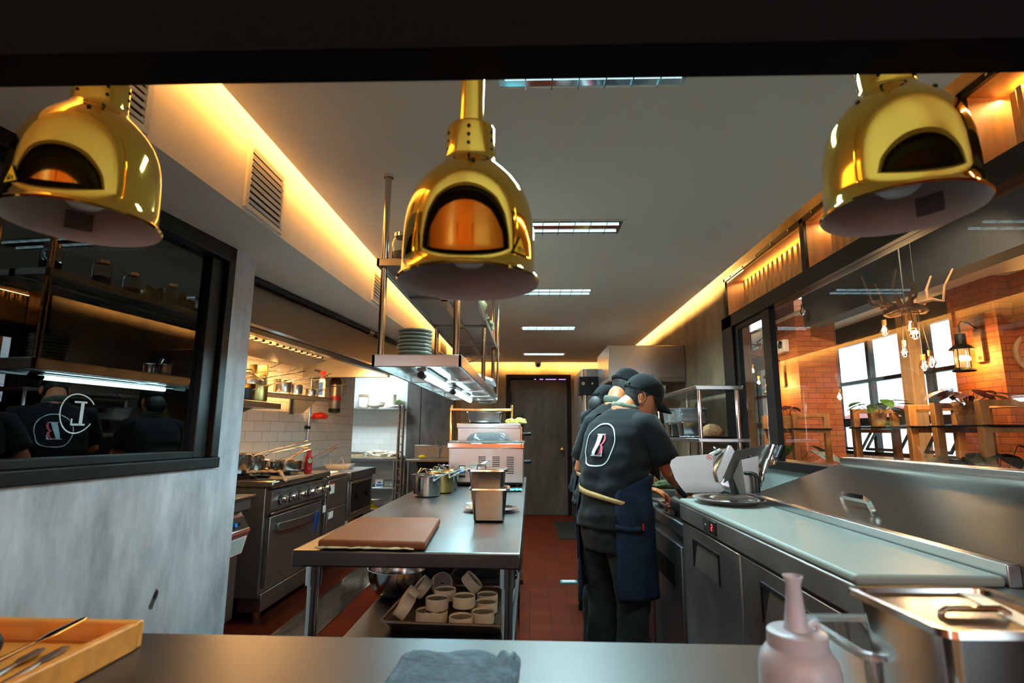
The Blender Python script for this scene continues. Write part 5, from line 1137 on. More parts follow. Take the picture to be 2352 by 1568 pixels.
def person(lab, loc, rz, head, headrot, shoulders, elbows, hands, parts_vis, scale=1.0, bandm=None, hipz=.92, seed=0, lean=0, hairlong=False, logo=True):
    t = thing('person', lab, 'person', loc, rz); t.scale = (scale,)*3
    HM = Matrix.Translation(head) @ Matrix.Rotation(headrot[1], 4, 'Z') @ Matrix.Rotation(-headrot[0], 4, 'X')
    TT = [(.78,-.02,.150,.110),(.90,-.03,.165,.125),(1.02,-.02,.150,.115),(1.15,.0,.165,.118),(1.25,.02,.175,.118),(1.33,.035,.18,.105),(1.38,.05,.150,.082),(1.41,.06,.085,.062),(1.44,.07,.055,.055)]
    body = MB()
    headmb(body, HM, SKIN)
    nb = HM @ Vector((0, -.035, -.06)); body.tube([Vector((0, .045, 1.36)), Vector((0, .06, 1.42)), nb, HM @ Vector((0, -.02, -.02))], [.075, .060, .056, .05], SKIN, 20)
    body.rings([[Vector((se(2*PI*j/28, a_, b_)[0], cy_+se(2*PI*j/28, a_, b_)[1], z)) for j in range(28)] for z, cy_, a_, b_ in TT], SKIN)
    for s_, sh, el, ha in ((1, shoulders[0], elbows[0], hands[0]), (-1, shoulders[1], elbows[1], hands[1])):
        sh, el, ha = Vector(sh), Vector(el), Vector(ha)
        body.tube([sh, sh.lerp(el, .5), el, el.lerp(ha, .3), el.lerp(ha, .75), ha], [.052, .047, .041, .043, .032, .026], SKIN, 18)
        d = (ha-el).normalized(); side = d.cross(Vector((0, 0, 1))).normalized(); up = side.cross(d)
        # palm, four bent fingers of unequal length, a thumb from the side of the palm
        palm = ha+d*.045; body.tube([ha, ha+d*.03, ha+d*.075], [.026, .038, .034], SKIN, 14, sq=(1, .45))
        for k, ln in enumerate((.060, .072, .068, .052)):
            o_ = (k-1.5)*.019; q0 = ha+d*.070+side*o_; q1 = q0+d*ln*.45-up*.006; q2 = q1+d*ln*.30-up*.018; q3 = q2+d*ln*.12-up*.022
            body.tube([q0, q1, q2, q3], [.0092, .0088, .0082, .0068], SKIN, 8)
        th = -s_; q0 = ha+d*.02+side*.026*th; body.tube([q0, q0+d*.03+side*.018*th-up*.008, q0+d*.055+side*.022*th-up*.022], [.012, .010, .008], SKIN, 8)
    for s_ in (-1, 1):
        body.tube([(s_*.085, -.02, .82), (s_*.09, -.01, .5), (s_*.095, -.02, .10), (s_*.095, .02, .05)], [.085, .055, .040, .04], SKIN, 16)
        body.tube([(s_*.095, -.03, .04), (s_*.10, .08, .03), (s_*.10, .15, .025)], [.035, .035, .022], SKIN, 12)
    o = body.build('body', t)
    q = o.modifiers.new('one_surface', 'REMESH'); q.mode = 'VOXEL'; q.voxel_size = .0052; q.use_smooth_shade = True
    q = o.modifiers.new('soften', 'SMOOTH'); q.factor = .5; q.iterations = 3
    for s_ in (-1, 1):
        b = MB(); E = HM @ Matrix.Translation((s_*.0755, -.012, -.010)) @ Matrix.Rotation(s_*-.35, 4, 'Z') @ Matrix.Rotation(.15, 4, 'X')
        P = [(0, .017*math.cos(a)*(1 if math.sin(a) > -.2 else .75)-.004*math.sin(a), .031*math.sin(a)) for a in [2*PI*i/20 for i in range(20)]]
        b.tube([E @ Vector(p) for p in P]+[E @ Vector(P[0])], .0042, SKIN, 8); b.ball(E @ Vector((-s_*.002, .002, -.002)), 1, SKIN, 16, 12, (.0075, .0155, .028)); b.ball(E @ Vector((s_*.003, .004, -.024)), 1, SKIN, 12, 8, (.005, .008, .009)); b.build('ear', t)
        b = MB(); b.ball(HM @ Vector((s_*.031, .076, .010)), .011, WHITEP, 12, 8); b.ball(HM @ Vector((s_*.031, .0835, .009)), .005, IRON, 8, 6); b.build('eye', t)
    # hair below the cap
    b = MB(); R = []
    for i in range(10):
        z = -.055+.086*i/9; w0 = .5 if not hairlong else .35; R.append([HM @ headpt(PI+w0*(1-i/9*.9)-.28+(PI-2*(w0*(1-i/9*.9)-.28))*j/30 if True else 0, z, .0035) for j in range(31)])
    b.rings(R, HAIR, False, False, closed=False); b.build('hair', t)
    if hairlong: b = MB(); b.ball(HM @ Vector((0, -.06, -.06)), .075, HAIR, 20, 14, (1.05, .8, 1.1)); b.build('hair_bun', t)
    # cap
    b = MB(); R = []
    for i in range(12):
        k = i/11; z = .028+.105*math.sin(k*PI/2); sh_ = math.cos(k*PI/2)**.75
        row = []
        for j in range(40):
            th = 2*PI*j/40; x, y = se(th, .083*sh_+.0005, .104*sh_+.0005, 2.2); zz = z-.012*(1-k)*(math.sin(th) < 0)*abs(math.sin(th)); row.append(HM @ Vector((x, y-.003, zz)))
        R.append(row)
    b.rings(R, SHIRT, False, True); b.build('cap', t)
    b = MB(); vs_ = []; n, k2 = 16, 8
    for i in range(n+1):
        u = -1+2*i/n
        for j in range(k2+1):
            v = j/k2; x = .076*u*(1-.12*v*v); y0 = -.003+.104*math.sqrt(max(0, 1-(x/.083)**2))*.99; y = y0+v*(.078*math.sqrt(max(0.02, 1-u*u*.92))); zz = .030-.022*v*v-.022*u*u*(.4+v*.6); vs_.append(HM @ Vector((x, y, zz)))
    b.add(vs_, [(i*(k2+1)+j, (i+1)*(k2+1)+j, (i+1)*(k2+1)+j+1, i*(k2+1)+j+1) for i in range(n) for j in range(k2)], SHIRT); b.build('cap_brim', t, solid=.003)
    b = MB(); b.ball(HM @ Vector((0, -.003, .135)), .006, SHIRT, 10, 6); b.build('cap_button', t)
    b = MB(); b.tube([HM @ Vector((.045, -.095, .028)), HM @ Vector((0, -.110, .024)), HM @ Vector((-.045, -.095, .028))], .006, SHIRT, 8, sq=(1, 1.6)); b.build('cap_strap', t)
    # bandana round the neck
    b = MB(); c0 = Vector((0, .058, 1.425)).lerp(nb, .35); R = []
    for i, (dz, rr) in enumerate(((-.028, .066), (-.012, .071), (.006, .069), (.020, .061))):
        R.append([c0+Vector((rr*math.cos(2*PI*j/26)*(1+.05*math.sin(7*j)), rr*math.sin(2*PI*j/26), dz+.012*math.sin(2*PI*j/26+.6)*-1)) for j in range(26)])
    b.rings(R, bandm or BAND, False, False); b.build('bandana', t, solid=.004)
    # t-shirt
    ST = [(.855,-.03,.192,.148),(.90,-.03,.190,.146),(.98,-.025,.172,.134),(1.03,-.02,.168,.130),(1.10,-.01,.186,.138),(1.20,.008,.196,.136),(1.29,.025,.202,.126),(1.345,.038,.196,.108),(1.385,.05,.158,.086),(1.412,.058,.105,.070),(1.428,.062,.074,.062)]
    def shirtpt(th, z, off=0):
        cy_, a_, b_ = lerpT(ST, z); x, y = se(th, a_+off, b_+off, 2.5)
        wz = max(0, min(1, (1.30-z)/.15)); w_ = (.018*_ns(Vector((x*9+seed, z*15, y*7)))+.007*_ns(Vector((x*22, z*26+seed, y*20))))*wz
        w_ += .006*math.sin(th*11+z*20)*max(0, (.99-z)/.13)
        r = Vector((x, y)).normalized(); return Vector((x+r.x*w_, cy_+y+r.y*w_, z))
    b = MB(); R = []
    for i in range(46):
        z = .855+(1.428-.855)*i/45; R.append([shirtpt(2*PI*j/72, z) for j in range(72)])
    b.rings(R, SHIRT, False, False)
    for s_, sh, el in ((1, shoulders[0], elbows[0]), (-1, shoulders[1], elbows[1])):
        sh, el = Vector(sh), Vector(el); e_ = sh.lerp(el, .80); P = [sh+Vector((-s_*.05, 0, .005)), sh, sh.lerp(e_, .4), sh.lerp(e_, .75), e_]
        b.tube(P, [.060, .070, .072, .074, .074], SHIRT, 24, cap=False)
    o = b.build('tshirt', t, angle=80); q = o.modifiers.new('cloth', 'SOLIDIFY'); q.thickness = .003
    if logo:
        cz = 1.245
        def pl(u, v, off=.0045):
            z = cz+v*(1 if abs(v) > .075 or abs(u) > .05 else 1); cy_, a_, b_ = lerpT(ST, z); th = -PI/2+u/(a_*.9)
            # keep arc length roughly right
            p = shirtpt(th, z, off); return p
        lg = MB()
        n = 60; P = []
        for i in range(n+1):
            a = 2*PI*i/n+.9; k = 1+.035*math.sin(2*a+.5)+.02*math.sin(5*a)
            for s_ in (1, .945): P.append(pl(.074*k*s_*math.cos(a), .108*k*s_*math.sin(a)))
        lg.add(P, [(2*i, 2*i+1, 2*i+3, 2*i+2) for i in range(n)], WHITEINK)
        def strp(pts, m, nsub=4):
            pts = [(l_*.80, r_*.80, v_*.88) for l_, r_, v_ in pts]   # pts: list of (uL, uR, v)
            Q = []
            for (l0, r0, v0), (l1, r1, v1) in zip(pts, pts[1:]):
                for k in range(nsub): f = k/nsub; Q.append((l0+(l1-l0)*f, r0+(r1-r0)*f, v0+(v1-v0)*f))
            Q.append(pts[-1]); V = []
            for l_, r_, v_ in Q: V += [pl(l_+v_*.14, v_), pl(r_+v_*.14, v_)]
            lg.add(V, [(2*i, 2*i+1, 2*i+3, 2*i+2) for i in range(len(Q)-1)], m)
        strp([(-.026, .032, -.062), (-.026, .033, -.057)], WHITEINK, 1); strp([(-.022, .004, .057), (-.022, .020, .062)], WHITEINK, 1)
        strp([(-.016, .002, -.058), (-.016, .002, .058)], WHITEINK, 8); strp([(.024, .031, -.057), (.029, .032, -.032)], WHITEINK, 3)
        for v0, h_, w_ in ((.0264, .0273, .016), (-.0246, .0264, .019)):
            V = []; n = 16
            for i in range(n+1):
                a = -PI/2+PI*i/n; V += [pl(.0048+w_*math.cos(a)+(v0+h_*math.sin(a))*.14, v0+h_*math.sin(a)), pl(.0048+w_*.45*math.cos(a)+(v0+h_*.86*math.sin(a))*.14, v0+h_*.86*math.sin(a))]
            lg.add(V, [(2*i, 2*i+1, 2*i+3, 2*i+2) for i in range(n)], PINKINK)
        lg.build('shirt_print', t, smooth=False)
    # trousers
    b = MB()
    b.rings([[Vector((se(2*PI*j/32, a_, b_)[0], cy_+se(2*PI*j/32, a_, b_)[1], z)) for j in range(32)] for z, cy_, a_, b_ in ((.74,-.02,.165,.125),(.82,-.025,.178,.135),(.90,-.03,.172,.13),(.97,-.03,.155,.12))], parts_vis.get('pants', PANTS))
    for s_ in (-1, 1):
        b.tube([(s_*.085, -.025, .80), (s_*.095, -.015, .66), (s_*.10, -.005, .50), (s_*.10, -.02, .30), (s_*.10, -.035, .12), (s_*.10, -.03, .06)], [.105, .093, .078, .074, .070, .074], parts_vis.get('pants', PANTS), 24)
    o = b.build('trousers', t); q = o.modifiers.new('one_surface', 'REMESH'); q.mode = 'VOXEL'; q.voxel_size = .010; q.use_smooth_shade = True
    q = o.modifiers.new('soften', 'SMOOTH'); q.factor = .6; q.iterations = 4
    tx = bpy.data.textures.new('folds', 'CLOUDS'); tx.noise_scale = .09; q = o.modifiers.new('folds', 'DISPLACE'); q.texture = tx; q.strength = .022; q.mid_level = .5
    for s_ in (-1, 1):
        b = MB(); b.rings([[Vector((s_*.10+x, -.035+y, z)) for x, y in [se(2*PI*j/20, .048, .055) for j in range(20)]] for z in (.012, .09)], BLACK)
        b.rings([[Vector((s_*.105+x*(1 if y < 0 else .9), .04+y, z)) for x, y in [se(2*PI*j/24, .050*k, .145*k) for j in range(24)]] for z, k in ((0, .96), (.02, 1), (.05, .93), (.075, .7))], BLACK); b.build('shoe', t)
    if parts_vis.get('apron', True):
        AT = [(.50, .01, .192, .165), (.62, .0, .192, .164), (.78, -.01, .198, .158), (.92, -.02, .203, .156), (1.02, -.015, .186, .146), (1.10, -.005, .202, .150)]
        b = MB(); R = []
        for i in range(28):
            z = .54+.56*i/27; cy_, a_, b_ = lerpT(AT, z); row = []
            for j in range(49):
                th = math.radians(-52)+(math.radians(232)-math.radians(-52))*j/48
                if z > 1.03: th = math.radians(-52+55*(z-1.03)/.07)+(math.radians(232-55*(z-1.03)/.07)-math.radians(-52+55*(z-1.03)/.07))*j/48
                x, y = se(th, a_, b_, 2.3); w_ = .010*_ns(Vector((x*7, z*5+seed, y*7)))*max(0, (1.0-z)*2); r = Vector((x, y)).normalized(); row.append(Vector((x+r.x*w_, cy_+y+r.y*w_, z)))
            R.append(row)
        b.rings(R, DENIM, False, False, closed=False); ap = b.build('apron', t, angle=80, solid=.004)
        b = MB()
        for z0, z1, j0, j1 in ((.86, .885, 0, 10),):
            R = []
            for z in (z0, z1):
                cy_, a_, b_ = lerpT(AT, z); R.append([Vector((se(math.radians(-52)+.1*j, a_+.006, b_+.006, 2.3)[0], cy_+se(math.radians(-52)+.1*j, a_+.006, b_+.006, 2.3)[1], z-.01*math.sin(j*.3))) for j in range(9)])
            b.rings(R, DENIM, False, False, closed=False)
        b.build('pocket_hem', ap, solid=.003)
        b = MB(); cy_, a_, b_ = lerpT(AT, .87); p = se(math.radians(-6), a_+.008, b_+.008); b.box((p[0], cy_+p[1], .875), (.003, .006, .03), MATS['red plastic']); b.build('pocket_tab', ap)
        b = MB(); R = []
        for dz in (-.015, .015):
            row = []
            for j in range(30):
                th = math.radians(-150+148*j/29); z = 1.035-.075*(j/29)**1.2+dz*(1-.45*j/29); cy_, a_, b_ = lerpT(ST, z); x, y = se(th, a_+.012, b_+.012, 2.4); row.append(Vector((x, cy_+y, z)))
            R.append(row)
        b.rings(R, STRAP, False, False, closed=False); b.build('apron_strap', t, solid=.003)
    return t
cook = person('cook in a black t-shirt with a round monogram on the back and a denim apron', (.435, 2.84, 0), -.93,
    (.035, .165, 1.487), (.52, -.60), ((.178, .035, 1.345), (-.178, .035, 1.345)), ((.235, .13, 1.125), (-.285, .02, 1.12)), ((.13, .36, 1.02), (-.10, .36, 1.0)), {}, 1.0, BAND, seed=1)
person('second cook in a black cap and shirt, mostly hidden behind the nearest cook', (.475, 3.40, 0), -.95,
    (.0, .16, 1.52), (.55, -.1), ((.178, .035, 1.345), (-.178, .035, 1.345)), ((.22, .18, 1.13), (-.24, .14, 1.13)), ((.12, .40, 1.0), (-.10, .40, 1.0)), {}, 1.04, BANDG, seed=5)
person('third kitchen worker in a black cap with dark jeans, standing farthest back', (.50, 4.30, 0), -1.2,
    (.0, .10, 1.55), (.35, 0), ((.175, .035, 1.345), (-.175, .035, 1.345)), ((.22, .12, 1.12), (-.22, .12, 1.12)), ((.12, .36, 1.0), (-.10, .36, 1.0)), {'pants': JEANS, 'apron': False}, 1.0, BANDG, seed=9, hairlong=True, logo=False)
# ------------------------------------------------------------------ foreground on the pass
t = thing('wooden_tray', 'honey coloured wooden tray holding cutlery at the left end of the pass', 'tray', (-.650, .918, .95), .0)
# edges built from the far right corner backwards
b = MB(); b.bx(-.50, .0, -.30, .02, .004, .012, WOODT); b.build('tray_floor', t, smooth=False)
b = MB(); b.bx(-.50, .012, .012, .028, .0, .042, WOODT); b.build('rim', t, bevel=.003)
b = MB(); b.bx(-.002, .014, -.30, .012, .0, .042, WOODT); b.build('rim', t, bevel=.003)
def cutl(name, p0, p1, r, lab, m=CHROME, kind='k'):
    t = thing(name, lab, 'cutlery', p0); d = Vector(p1)-Vector(p0)
    b = MB(); b.tube([(0, 0, 0), d*.15, d*.55], [r*.6, r, r*.6], m, 8, sq=(1.3, .6)); b.build('handle', t)
    b = MB(); b.tube([d*.55, d*.7, d*.95, d], [r*.5, r*1.5, r*1.2, r*.2], m, 8, sq=(1.3, .25)); b.build('blade', t)
cutl('table_knife', (-.760, .765, .970), (-.701, .90, 1.009), .005, 'steel knife resting on the tray edge, its tip pointing up to the right')
cutl('table_fork', (-.695, .75, .967), (-.722, .895, .968), .005, 'dark steel fork lying below the raised knife in the wooden tray', STEELD)
cutl('table_spoon', (-.725, .75, .967), (-.752, .885, .968), .005, 'steel spoon nearest the front edge of the wooden tray', STEELD)
t = tag(MB().ball((0, 0, 0), .024, IRON, 16, 10).build('black_lid_knob', None), 'round black knob at the left edge of the picture on the wooden tray', 'knob'); t.location = (-.812, .845, .982)
cloth('folded_towel', [(-.085, 0, .0), (-.06, 0, .006), (.05, 0, .006), (.075, 0, .010), (.085, 0, .0)], .15, .010, TOWEL, 'folded blue grey towel at the front edge of the pass', 'towel', (-.105, .80, .95), -.06, 3, amp=.006)
t = thing('squeeze_bottle', 'milky squeeze bottle with cut conical nozzle on the pass', 'bottle', (.292, .65, .95))
b = MB(); b.lathe([(.001, 0), (.038, .0), (.041, .006), (.041, .10), (.039, .113), (.032, .122), (.030, .124)], BOTTLE, n=36); b.build('body', t)
b = MB(); b.lathe([(.030, .112), (.031, .116), (.0305, .138), (.028, .140), (.013, .1405)], BOTTLE, n=32); b.build('cap', t)
b = MB(); b.lathe([(.014, .14), (.012, .146), (.0095, .165), (.0075, .186), (.0085, .190), (.0105, .196), (.009, .196)], BOTTLE, n=20); b.build('nozzle', t)
b = MB(); b.tube([(.012, 0, .142), (.020, 0, .148), (.024, 0, .142)], .004, BOTTLE, 8); b.build('cap_tether', t)
t = thing('hotel_pan', 'deep steel pan with handled lid and paper label at the right end of the pass', 'pan', (.48, .655, .95), .04)
b = MB(); panmesh(b, .088, .081, .165, PANM, rim=.010, r=.018, taper=.012); b.build('pan_body', t)
b = MB(); b.prism([(p.x, p.y) for p in rrect(.078, .071, .018, 5)], .002, LIDM, Matrix.Translation((0, 0, .158))); b.rings([rrect(.040, .018, .017, 5, .1602, (0, -.01)), rrect(.034, .013, .012, 5, .1575, (0, -.01))], STEELD, False, True); b.build('lid', t, bevel=.001)
b = MB(); b.tube([(-.038, -.01, .161), (-.03, -.01, .166), (.03, -.01, .166), (.038, -.01, .161)], .0035, CHROME, 8); b.build('lid_handle', t)
b = MB(); b.box((.045, .01, .1605), (.022, .12, .0006), PORC, rz=-.25); b.build('paper_label', t)
t = thing('clear_insert', 'clear plastic insert pan beside the deep steel pan', 'container', (.452, .765, .95), .02)
b = MB(); panmesh(b, .070, .075, .10, ACRYL, rim=.012, r=.018, taper=.010); b.build('tub', t)
b = MB(); b.bx(-.05, .05, -.05, .05, .006, .05, TERRA); b.build('filling', t, bevel=.01)
b = MB(); b.lathe([(.001, 0), (.05, 0), (.085, .06), (.088, .063), (.083, .062), (.05, .004), (.001, .003)], STEELD, n=36); o = b.build('steel_bowl'); o.location = (.36, .60, .95); o.location = (.385, .585, .95); tag(o, 'dark steel bowl between the squeeze bottle and the deep pan', 'bowl')
# ------------------------------------------------------------------ dining room things
def bulb(parent, p, top, on=True, r=.032, cordm=BLACK, watts=9):
    o = MB()
    o.cyl((p[0], p[1], p[2]+.085), top, .003, RUBBER, 6)
    c = o.build('cord', parent)
    b = MB(); b.cyl((p[0], p[1], p[2]+.05), (p[0], p[1], p[2]+.095), .017, WOOD if on else BLACK, 12); b.build('lamp_holder', parent)
    b = MB(); b.lathe([(.001, -r*1.15), (r*.6, -r*.95), (r, -r*.2), (r*.95, r*.3), (r*.5, r*1.2), (.014, r*1.6)], BULBG, (p[0], p[1], p[2]), 16); g_ = b.build('bulb_glass', parent)
    b = MB()
    for k in range(5): a = k*2*PI/5; b.tube([(p[0]+.004*math.cos(a), p[1]+.004*math.sin(a), p[2]+.03), (p[0]+.014*math.cos(a), p[1]+.014*math.sin(a), p[2]-.02)], .0016, FIL if on else CHROME, 5)
    b.build('filament', g_)
    if on:
        l = bpy.data.lights.new('filament_light', 'POINT'); l.energy = watts; l.color = (1, .58, .26); l.shadow_soft_size = .02; q = bpy.data.objects.new('filament_light', l); C.objects.link(q); q.parent = parent; q.location = (p[0], p[1], p[2]-.045)
random.seed(5)
def chandelier(loc, lab, bulbs, s_=1.0):
    t = thing('branch_chandelier', lab, 'chandelier', loc, 0, None)
    for k in range(12):
        a = k*2*PI/12+random.uniform(-.2, .2); L = random.uniform(.22, .36)*s_; P = []
        for i in range(7):
            f = i/6; P.append((L*f*math.cos(a+.5*f*random.uniform(-1, 1)), L*f*math.sin(a+.3*f), -.02+.22*f*f*random.uniform(.4, 1.3)+random.uniform(-.015, .015)))
        b = MB(); b.tube(P, [.022-.0025*i for i in range(7)], BRANCH, 7); b.build('branch', t)
    b = MB()
    for k in range(3): a0 = random.random()*6; b.tube([(.14*math.cos(a0+i*.5)*s_, .14*math.sin(a0+i*.5)*s_, .02*math.sin(i+k)-.03) for i in range(13)], .010, BRANCH, 6)
    b.build('twig_ring', t)
    b = MB(); b.cyl((0, 0, 0), (0, 0, 3.2-loc[2]), .006, RUBBER, 6); b.build('suspension_rod', t)
    for p in bulbs: bulb(t, p, (p[0]*.6, p[1]*.6, .0))
    return t
chandelier((2.95, 4.28, 2.30), 'bare branch chandelier with lit filament bulbs behind the large pane', [(-.02, .24, -.15), (.0, -.04, -.17), (-.02, -.10, -.24), (-.03, .02, -.36), (.05, -.14, -.46)], 1.0)
chandelier((3.45, 8.5, 2.56), 'smaller looking branch chandelier seen through the narrow left pane', [(.0, .0, -.28), (.12, .1, -.45)], 1.2)
for (x, y, z, on, lab) in ((3.5, 6.95, 2.86, False, 'unlit clear filament bulb hanging before the far brick pillar'), (3.9, 7.0, 1.78, True, 'lit pendant bulb hanging left of the dining window post'), (3.2, 4.5, 1.86, True, 'lit pendant bulb hanging right of the branch chandelier')):
    t = thing('pendant_bulb', lab, 'lamp', (x, y, z)); bulb(t, (0, 0, 0), (0, 0, (2.95 if x > 3.7 else 3.2)-z), on, .035)
def lantern(x, y, z, lab, d, src=[None]):
    if src[0]: return dup(src[0], (x, y, z), 0, lab)
    t = thing('wall_lantern', lab, 'lantern', (x, y, z), 0, 'warm wall lanterns on the brick pillars')
    b = MB(); b.lathe([(.10, -.16), (.105, -.15), (.085, -.13), (.075, -.12), (.001, -.12)], IRON, n=20); b.lathe([(.001, .10), (.075, .095), (.11, .07), (.115, .075), (.08, .11), (.05, .13), (.05, .24), (.001, .25)], IRON, n=20)
    for k in range(4): a = k*PI/2+.4; b.cyl((.07*math.cos(a), .07*math.sin(a), -.13), (.07*math.cos(a), .07*math.sin(a), .09), .005, IRON, 6)
    b.build('cage', t)
    b = MB(); b.lathe([(.06, -.12), (.068, -.03), (.06, .09)], JARG, n=20); b.build('chimney_glass', t)
    b = MB(); b.ball((0, 0, -.02), .03, FIL, 12, 8); b.build('flame_bulb', t)
    b = MB(); b.tube([(0, 0, .25), (0, 0, .34), (.03, 0, .38), (.10, 0, .36), (.18, 0, .30)], .008, IRON, 8); b.build('chain_hook', t)
    b = MB(); b.bx(.175, .20, -.05, .05, -.06, .30, BRANCH); b.build('back_board', t, bevel=.004)
    src[0] = t; return t
for x, y, z, lab in ((4.56, 5.84, 2.13, 'lit black lantern on the near brick pillar, right of the dining windows'), (3.51, 8.05, 2.05, 'lit black lantern on the far brick pillar, half hidden by the black mullion')):
    lantern(x, y, z, lab, 1)
    l = bpy.data.lights.new('lantern_light', 'POINT'); l.energy = 85; l.color = (1, .50, .12); l.shadow_soft_size = .03; q = bpy.data.objects.new('lantern_light', l); C.objects.link(q); q.location = (x+.06, y, z-.02)
t = thing('emergency_light', 'white emergency light box with round lamp on the far brick pillar', 'light', (3.70, 8.0, 2.57))
b = MB(); b.bx(-.06, .02, -.16, .16, -.09, .09, WHITEP); b.build('box', t, bevel=.01)
b = MB(); b.lathe([(.001, .02), (.05, .015), (.065, 0)], CHROME, n=20, M=Matrix.Translation((-.06, -.05, .02)) @ Matrix.Rotation(-PI/2, 4, 'Y')); b.build('round_lamp', t)
b = MB(); b.bx(4.745, 4.78, 5.83, 5.98, 2.95, 3.03, WHITEP); o = b.build('junction_box', bevel=.008); tag(o, 'small white junction box high on the near brick pillar', 'box')
t = thing('round_mirror', 'round framed mirror at the right edge on the near pillar', 'mirror', (5.07, 5.60, 2.13))
b = MB(); b.lathe([(.20, .0), (.21, .03), (.17, .03), (.165, .01)], WOODP, n=40, M=Matrix.Rotation(PI/2, 4, 'X')); b.build('frame', t)
b = MB(); b.lathe([(.001, .012), (.168, .012)], CHROME, n=40, M=Matrix.Rotation(PI/2, 4, 'X')); b.build('glass', t)
# plant stands: box frames of pale wood with a black shelf
def stand(y0, y1, lab, x=3.05, h=1.545, w_=.36, src=None):
    t = thing('plant_stand', lab, 'stand', (x, (y0+y1)/2, 0), 0, 'wooden plant stands dividing the dining room'); hy = (y1-y0)/2
    for px, py in ((0, -hy), (0, hy), (w_, -hy), (w_, hy)):
        b = MB(); b.bx(px-.03, px+.03, py-.026, py+.026, 0, h, WOOD); b.build('post', t, bevel=.003)
    b = MB(); b.bx(-.022, w_+.022, -hy-.022, -hy+.022, h-.04, h, WOOD); b.bx(-.022, w_+.022, hy-.022, hy+.022, h-.04, h, WOOD)
    for yy in (-hy, hy): b.bx(0, w_, yy-.015, yy+.015, 1.325, 1.36, WOOD)
    b.bx(w_-.018, w_+.018, -hy, hy, h-.04, h, WOOD); b.build('rail', t, bevel=.003)
    b = MB(); b.bx(-.03, w_+.03, -hy-.06, hy+.06, 1.362, 1.378, BLACK); b.build('shelf', t, bevel=.002)
    b = MB(); b.bx(0, w_, -hy, hy, .80, .82, BLACK); b.build('lower_shelf', t, bevel=.002)
    return t
stand(3.80, 4.22, 'pale wood plant stand nearest the camera, right of the window post')
stand(4.50, 5.26, 'pale wood plant stand in the middle, below the branch chandelier')
stand(6.45, 7.25, 'pale wood plant stand far left behind the black mullion')
def plant(x, y, z, lab, r, h, n, leafm, ls, up=.6, pot=True, seed=0, potname='potted_plant'):
    random.seed(seed); t = thing(potname, lab, 'plant', (x, y, z))
    if pot:
        b = MB(); prof = []
        for k in range(11): prof.append((r*(.72+.28*k/10)*(1+(.03 if k % 2 else 0)), h*k/10))
        b.lathe([(.001, 0)]+prof+[(r*.9, h*.96), (.001, h*.85)], BASK, n=30, wob=.015); b.build('basket', t)
        b = MB(); b.lathe([(.001, h*.87), (r*.9, h*.88)], IRON, n=20); b.build('soil', t)
    for k in range(n):
        a = 2*PI*k/n+random.uniform(-.3, .3); L = ls*random.uniform(.7, 1.2); e = up*random.uniform(.5, 1.3); base = Vector((.3*r*math.cos(a), .3*r*math.sin(a), h*.85)); d = Vector((math.cos(a)*math.cos(e), math.sin(a)*math.cos(e), math.sin(e)))
        tip0 = base+d*L; b = MB(); b.tube([base, base+d*L*.5+Vector((0, 0, .01)), tip0], .0025, leafm, 5)
        # heart-shaped leaf, drooping
        out = Vector((math.cos(a), math.sin(a), -.35+random.uniform(-.3, .4))).normalized(); sd = out.cross(Vector((0, 0, 1))).normalized(); nr = sd.cross(out); V = []; wl = L*.85; m_ = 7
        for i in range(m_+1):
            f = i/m_; w_ = .42*wl*math.sin(PI*min(1, f*.92+.08))**.8*(1-.35*f); c_ = tip0+out*wl*f+nr*(-.10*wl*f*f)
            V += [c_-sd*w_+nr*w_*.18, c_, c_+sd*w_+nr*w_*.18]
        b.add(V, [q for i in range(m_) for q in ((3*i, 3*i+1, 3*i+4, 3*i+3), (3*i+1, 3*i+2, 3*i+5, 3*i+4))], leafm); b.build('leaf', t)
    return t
plant(3.12, 5.04, 1.378, 'green heart-leaved plant in a woven basket on the middle stand', .075, .12, 11, LEAF, .15, .8, seed=2)
plant(3.18, 4.08, 1.378, 'burgundy leaved plant in a woven basket on the nearest stand', .095, .17, 18, LEAFR, .15, .7, seed=4)
plant(3.20, 6.95, 1.378, 'small leafy plant in a seagrass basket seen through the narrow pane', .10, .16, 8, LEAFR, .13, 1.3, seed=6)
plant(3.25, 4.02, .82, 'broad green leaves rising from the lower shelf of the nearest stand', .10, .14, 11, LEAFD, .30, 1.0, seed=8)
plant(3.25, 6.9, .82, 'green leaved plant on the lower shelf of the far left stand', .10, .14, 9, LEAF, .28, .9, seed=12)
t = thing('flower_stem', 'thin stem with a dark bud rising from the green basket plant', 'flower', (3.12, 5.04, 1.48)); b = MB(); b.tube([(0, 0, 0), (-.01, .02, .15), (.0, .01, .24)], .002, LEAF, 5); b.build('stem', t); b = MB(); b.ball((0, .01, .255), .012, LEAFR, 10, 8, (1, 1, 1.8)); b.build('bud', t)
# warm pendant bulbs over the guests' side of the pass, behind the camera
for i, (x, y, z) in enumerate(((-.5, -1.5, 2.2), (.0, -1.9, 2.3), (.5, -1.6, 2.15), (1.1, -2.3, 2.3), (-1.2, -2.4, 2.3))):
    t = thing('pendant_bulb', 'warm filament bulb hanging over the dining side behind the pass', 'lamp', (x, y, z), 0, 'warm bulbs over the dining side'); bulb(t, (0, 0, 0), (0, 0, 3.2-z), True, .035, watts=18)

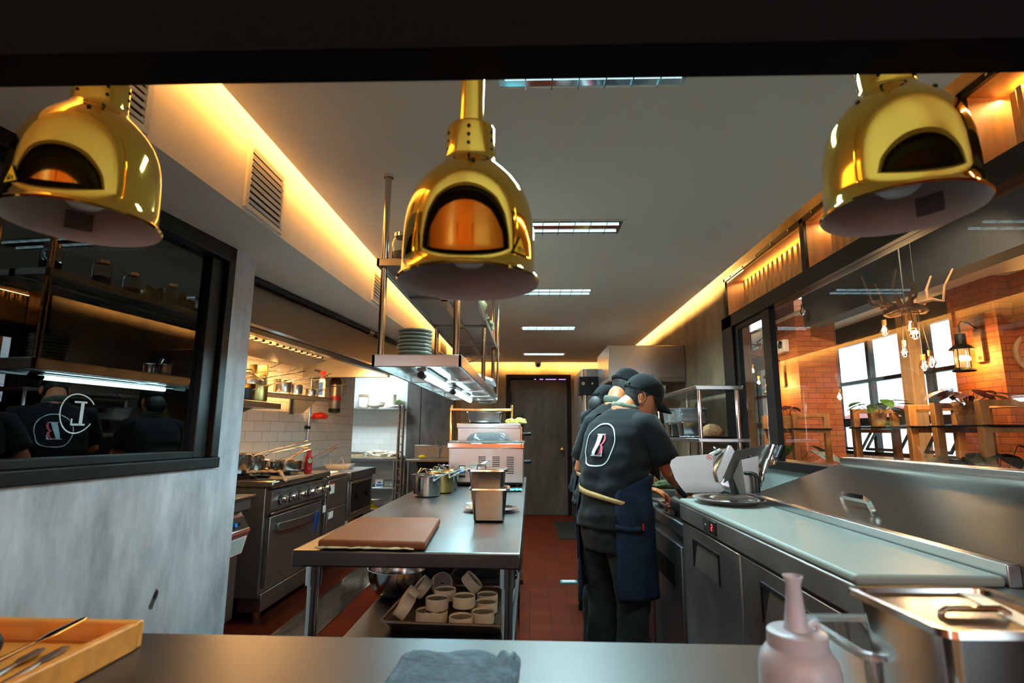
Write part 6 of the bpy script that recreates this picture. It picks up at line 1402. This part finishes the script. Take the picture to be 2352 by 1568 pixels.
# track spots on the dining ceiling washing the brick pillars
for i, (x, y, tx_, ty_, tz_) in enumerate(((2.6, 3.6, 4.9, 5.7, 1.6), (2.4, 5.6, 3.95, 7.6, 1.6), (2.2, 7.0, 3.7, 8.1, 1.6))):
    t = thing('track_spot', ('black ceiling spotlight aimed at the near brick pillar', 'black ceiling spotlight aimed at the front of the far brick pillar', 'black ceiling spotlight aimed at the side of the far brick pillar')[i], 'spotlight', (x, y, 3.2))
    d = Vector((tx_-x, ty_-y, tz_-3.05)).normalized()
    b = MB(); b.cyl((0, 0, 0), (0, 0, -.10), .012, BLACK, 8); b.cyl(Vector((0, 0, -.13))-d*.06, Vector((0, 0, -.13))+d*.07, .04, BLACK, 16); b.build('housing', t)
    l = bpy.data.lights.new('track_spot_light', 'SPOT'); l.energy = (260, 200, 120)[i]; l.color = (1, .72, .42); l.spot_size = 1.1; l.spot_blend = .6; l.shadow_soft_size = .04
    q = bpy.data.objects.new('track_spot_light', l); C.objects.link(q); q.location = Vector((x, y, 3.07))+d*.09; q.rotation_euler = d.to_track_quat('-Z', 'Y').to_euler()

for i, (x, tx_) in enumerate(((-2.6, -2.8), (-.9, -1.2), (.6, .3))):  # added unseen spots, brighten the wall that the brass lamps mirror
    t = thing('track_spot', 'added black spotlight, out of view, brightening the brick wall of the dining side', 'spotlight', (x, -2.6, 3.2), 0, 'added spotlights over the dining side')
    d = Vector((tx_-x, -1.4, -1.35)).normalized()
    b = MB(); b.cyl((0, 0, 0), (0, 0, -.10), .012, BLACK, 8); b.cyl(Vector((0, 0, -.13))-d*.06, Vector((0, 0, -.13))+d*.07, .04, BLACK, 16); b.build('housing', t)
    l = bpy.data.lights.new('track_spot_light', 'SPOT'); l.energy = 650; l.color = (1, .90, .74); l.spot_size = 1.5; l.spot_blend = .7; l.shadow_soft_size = .04
    q = bpy.data.objects.new('track_spot_light', l); C.objects.link(q); q.location = Vector((x, -2.6, 3.07))+d*.09; q.rotation_euler = d.to_track_quat('-Z', 'Y').to_euler()
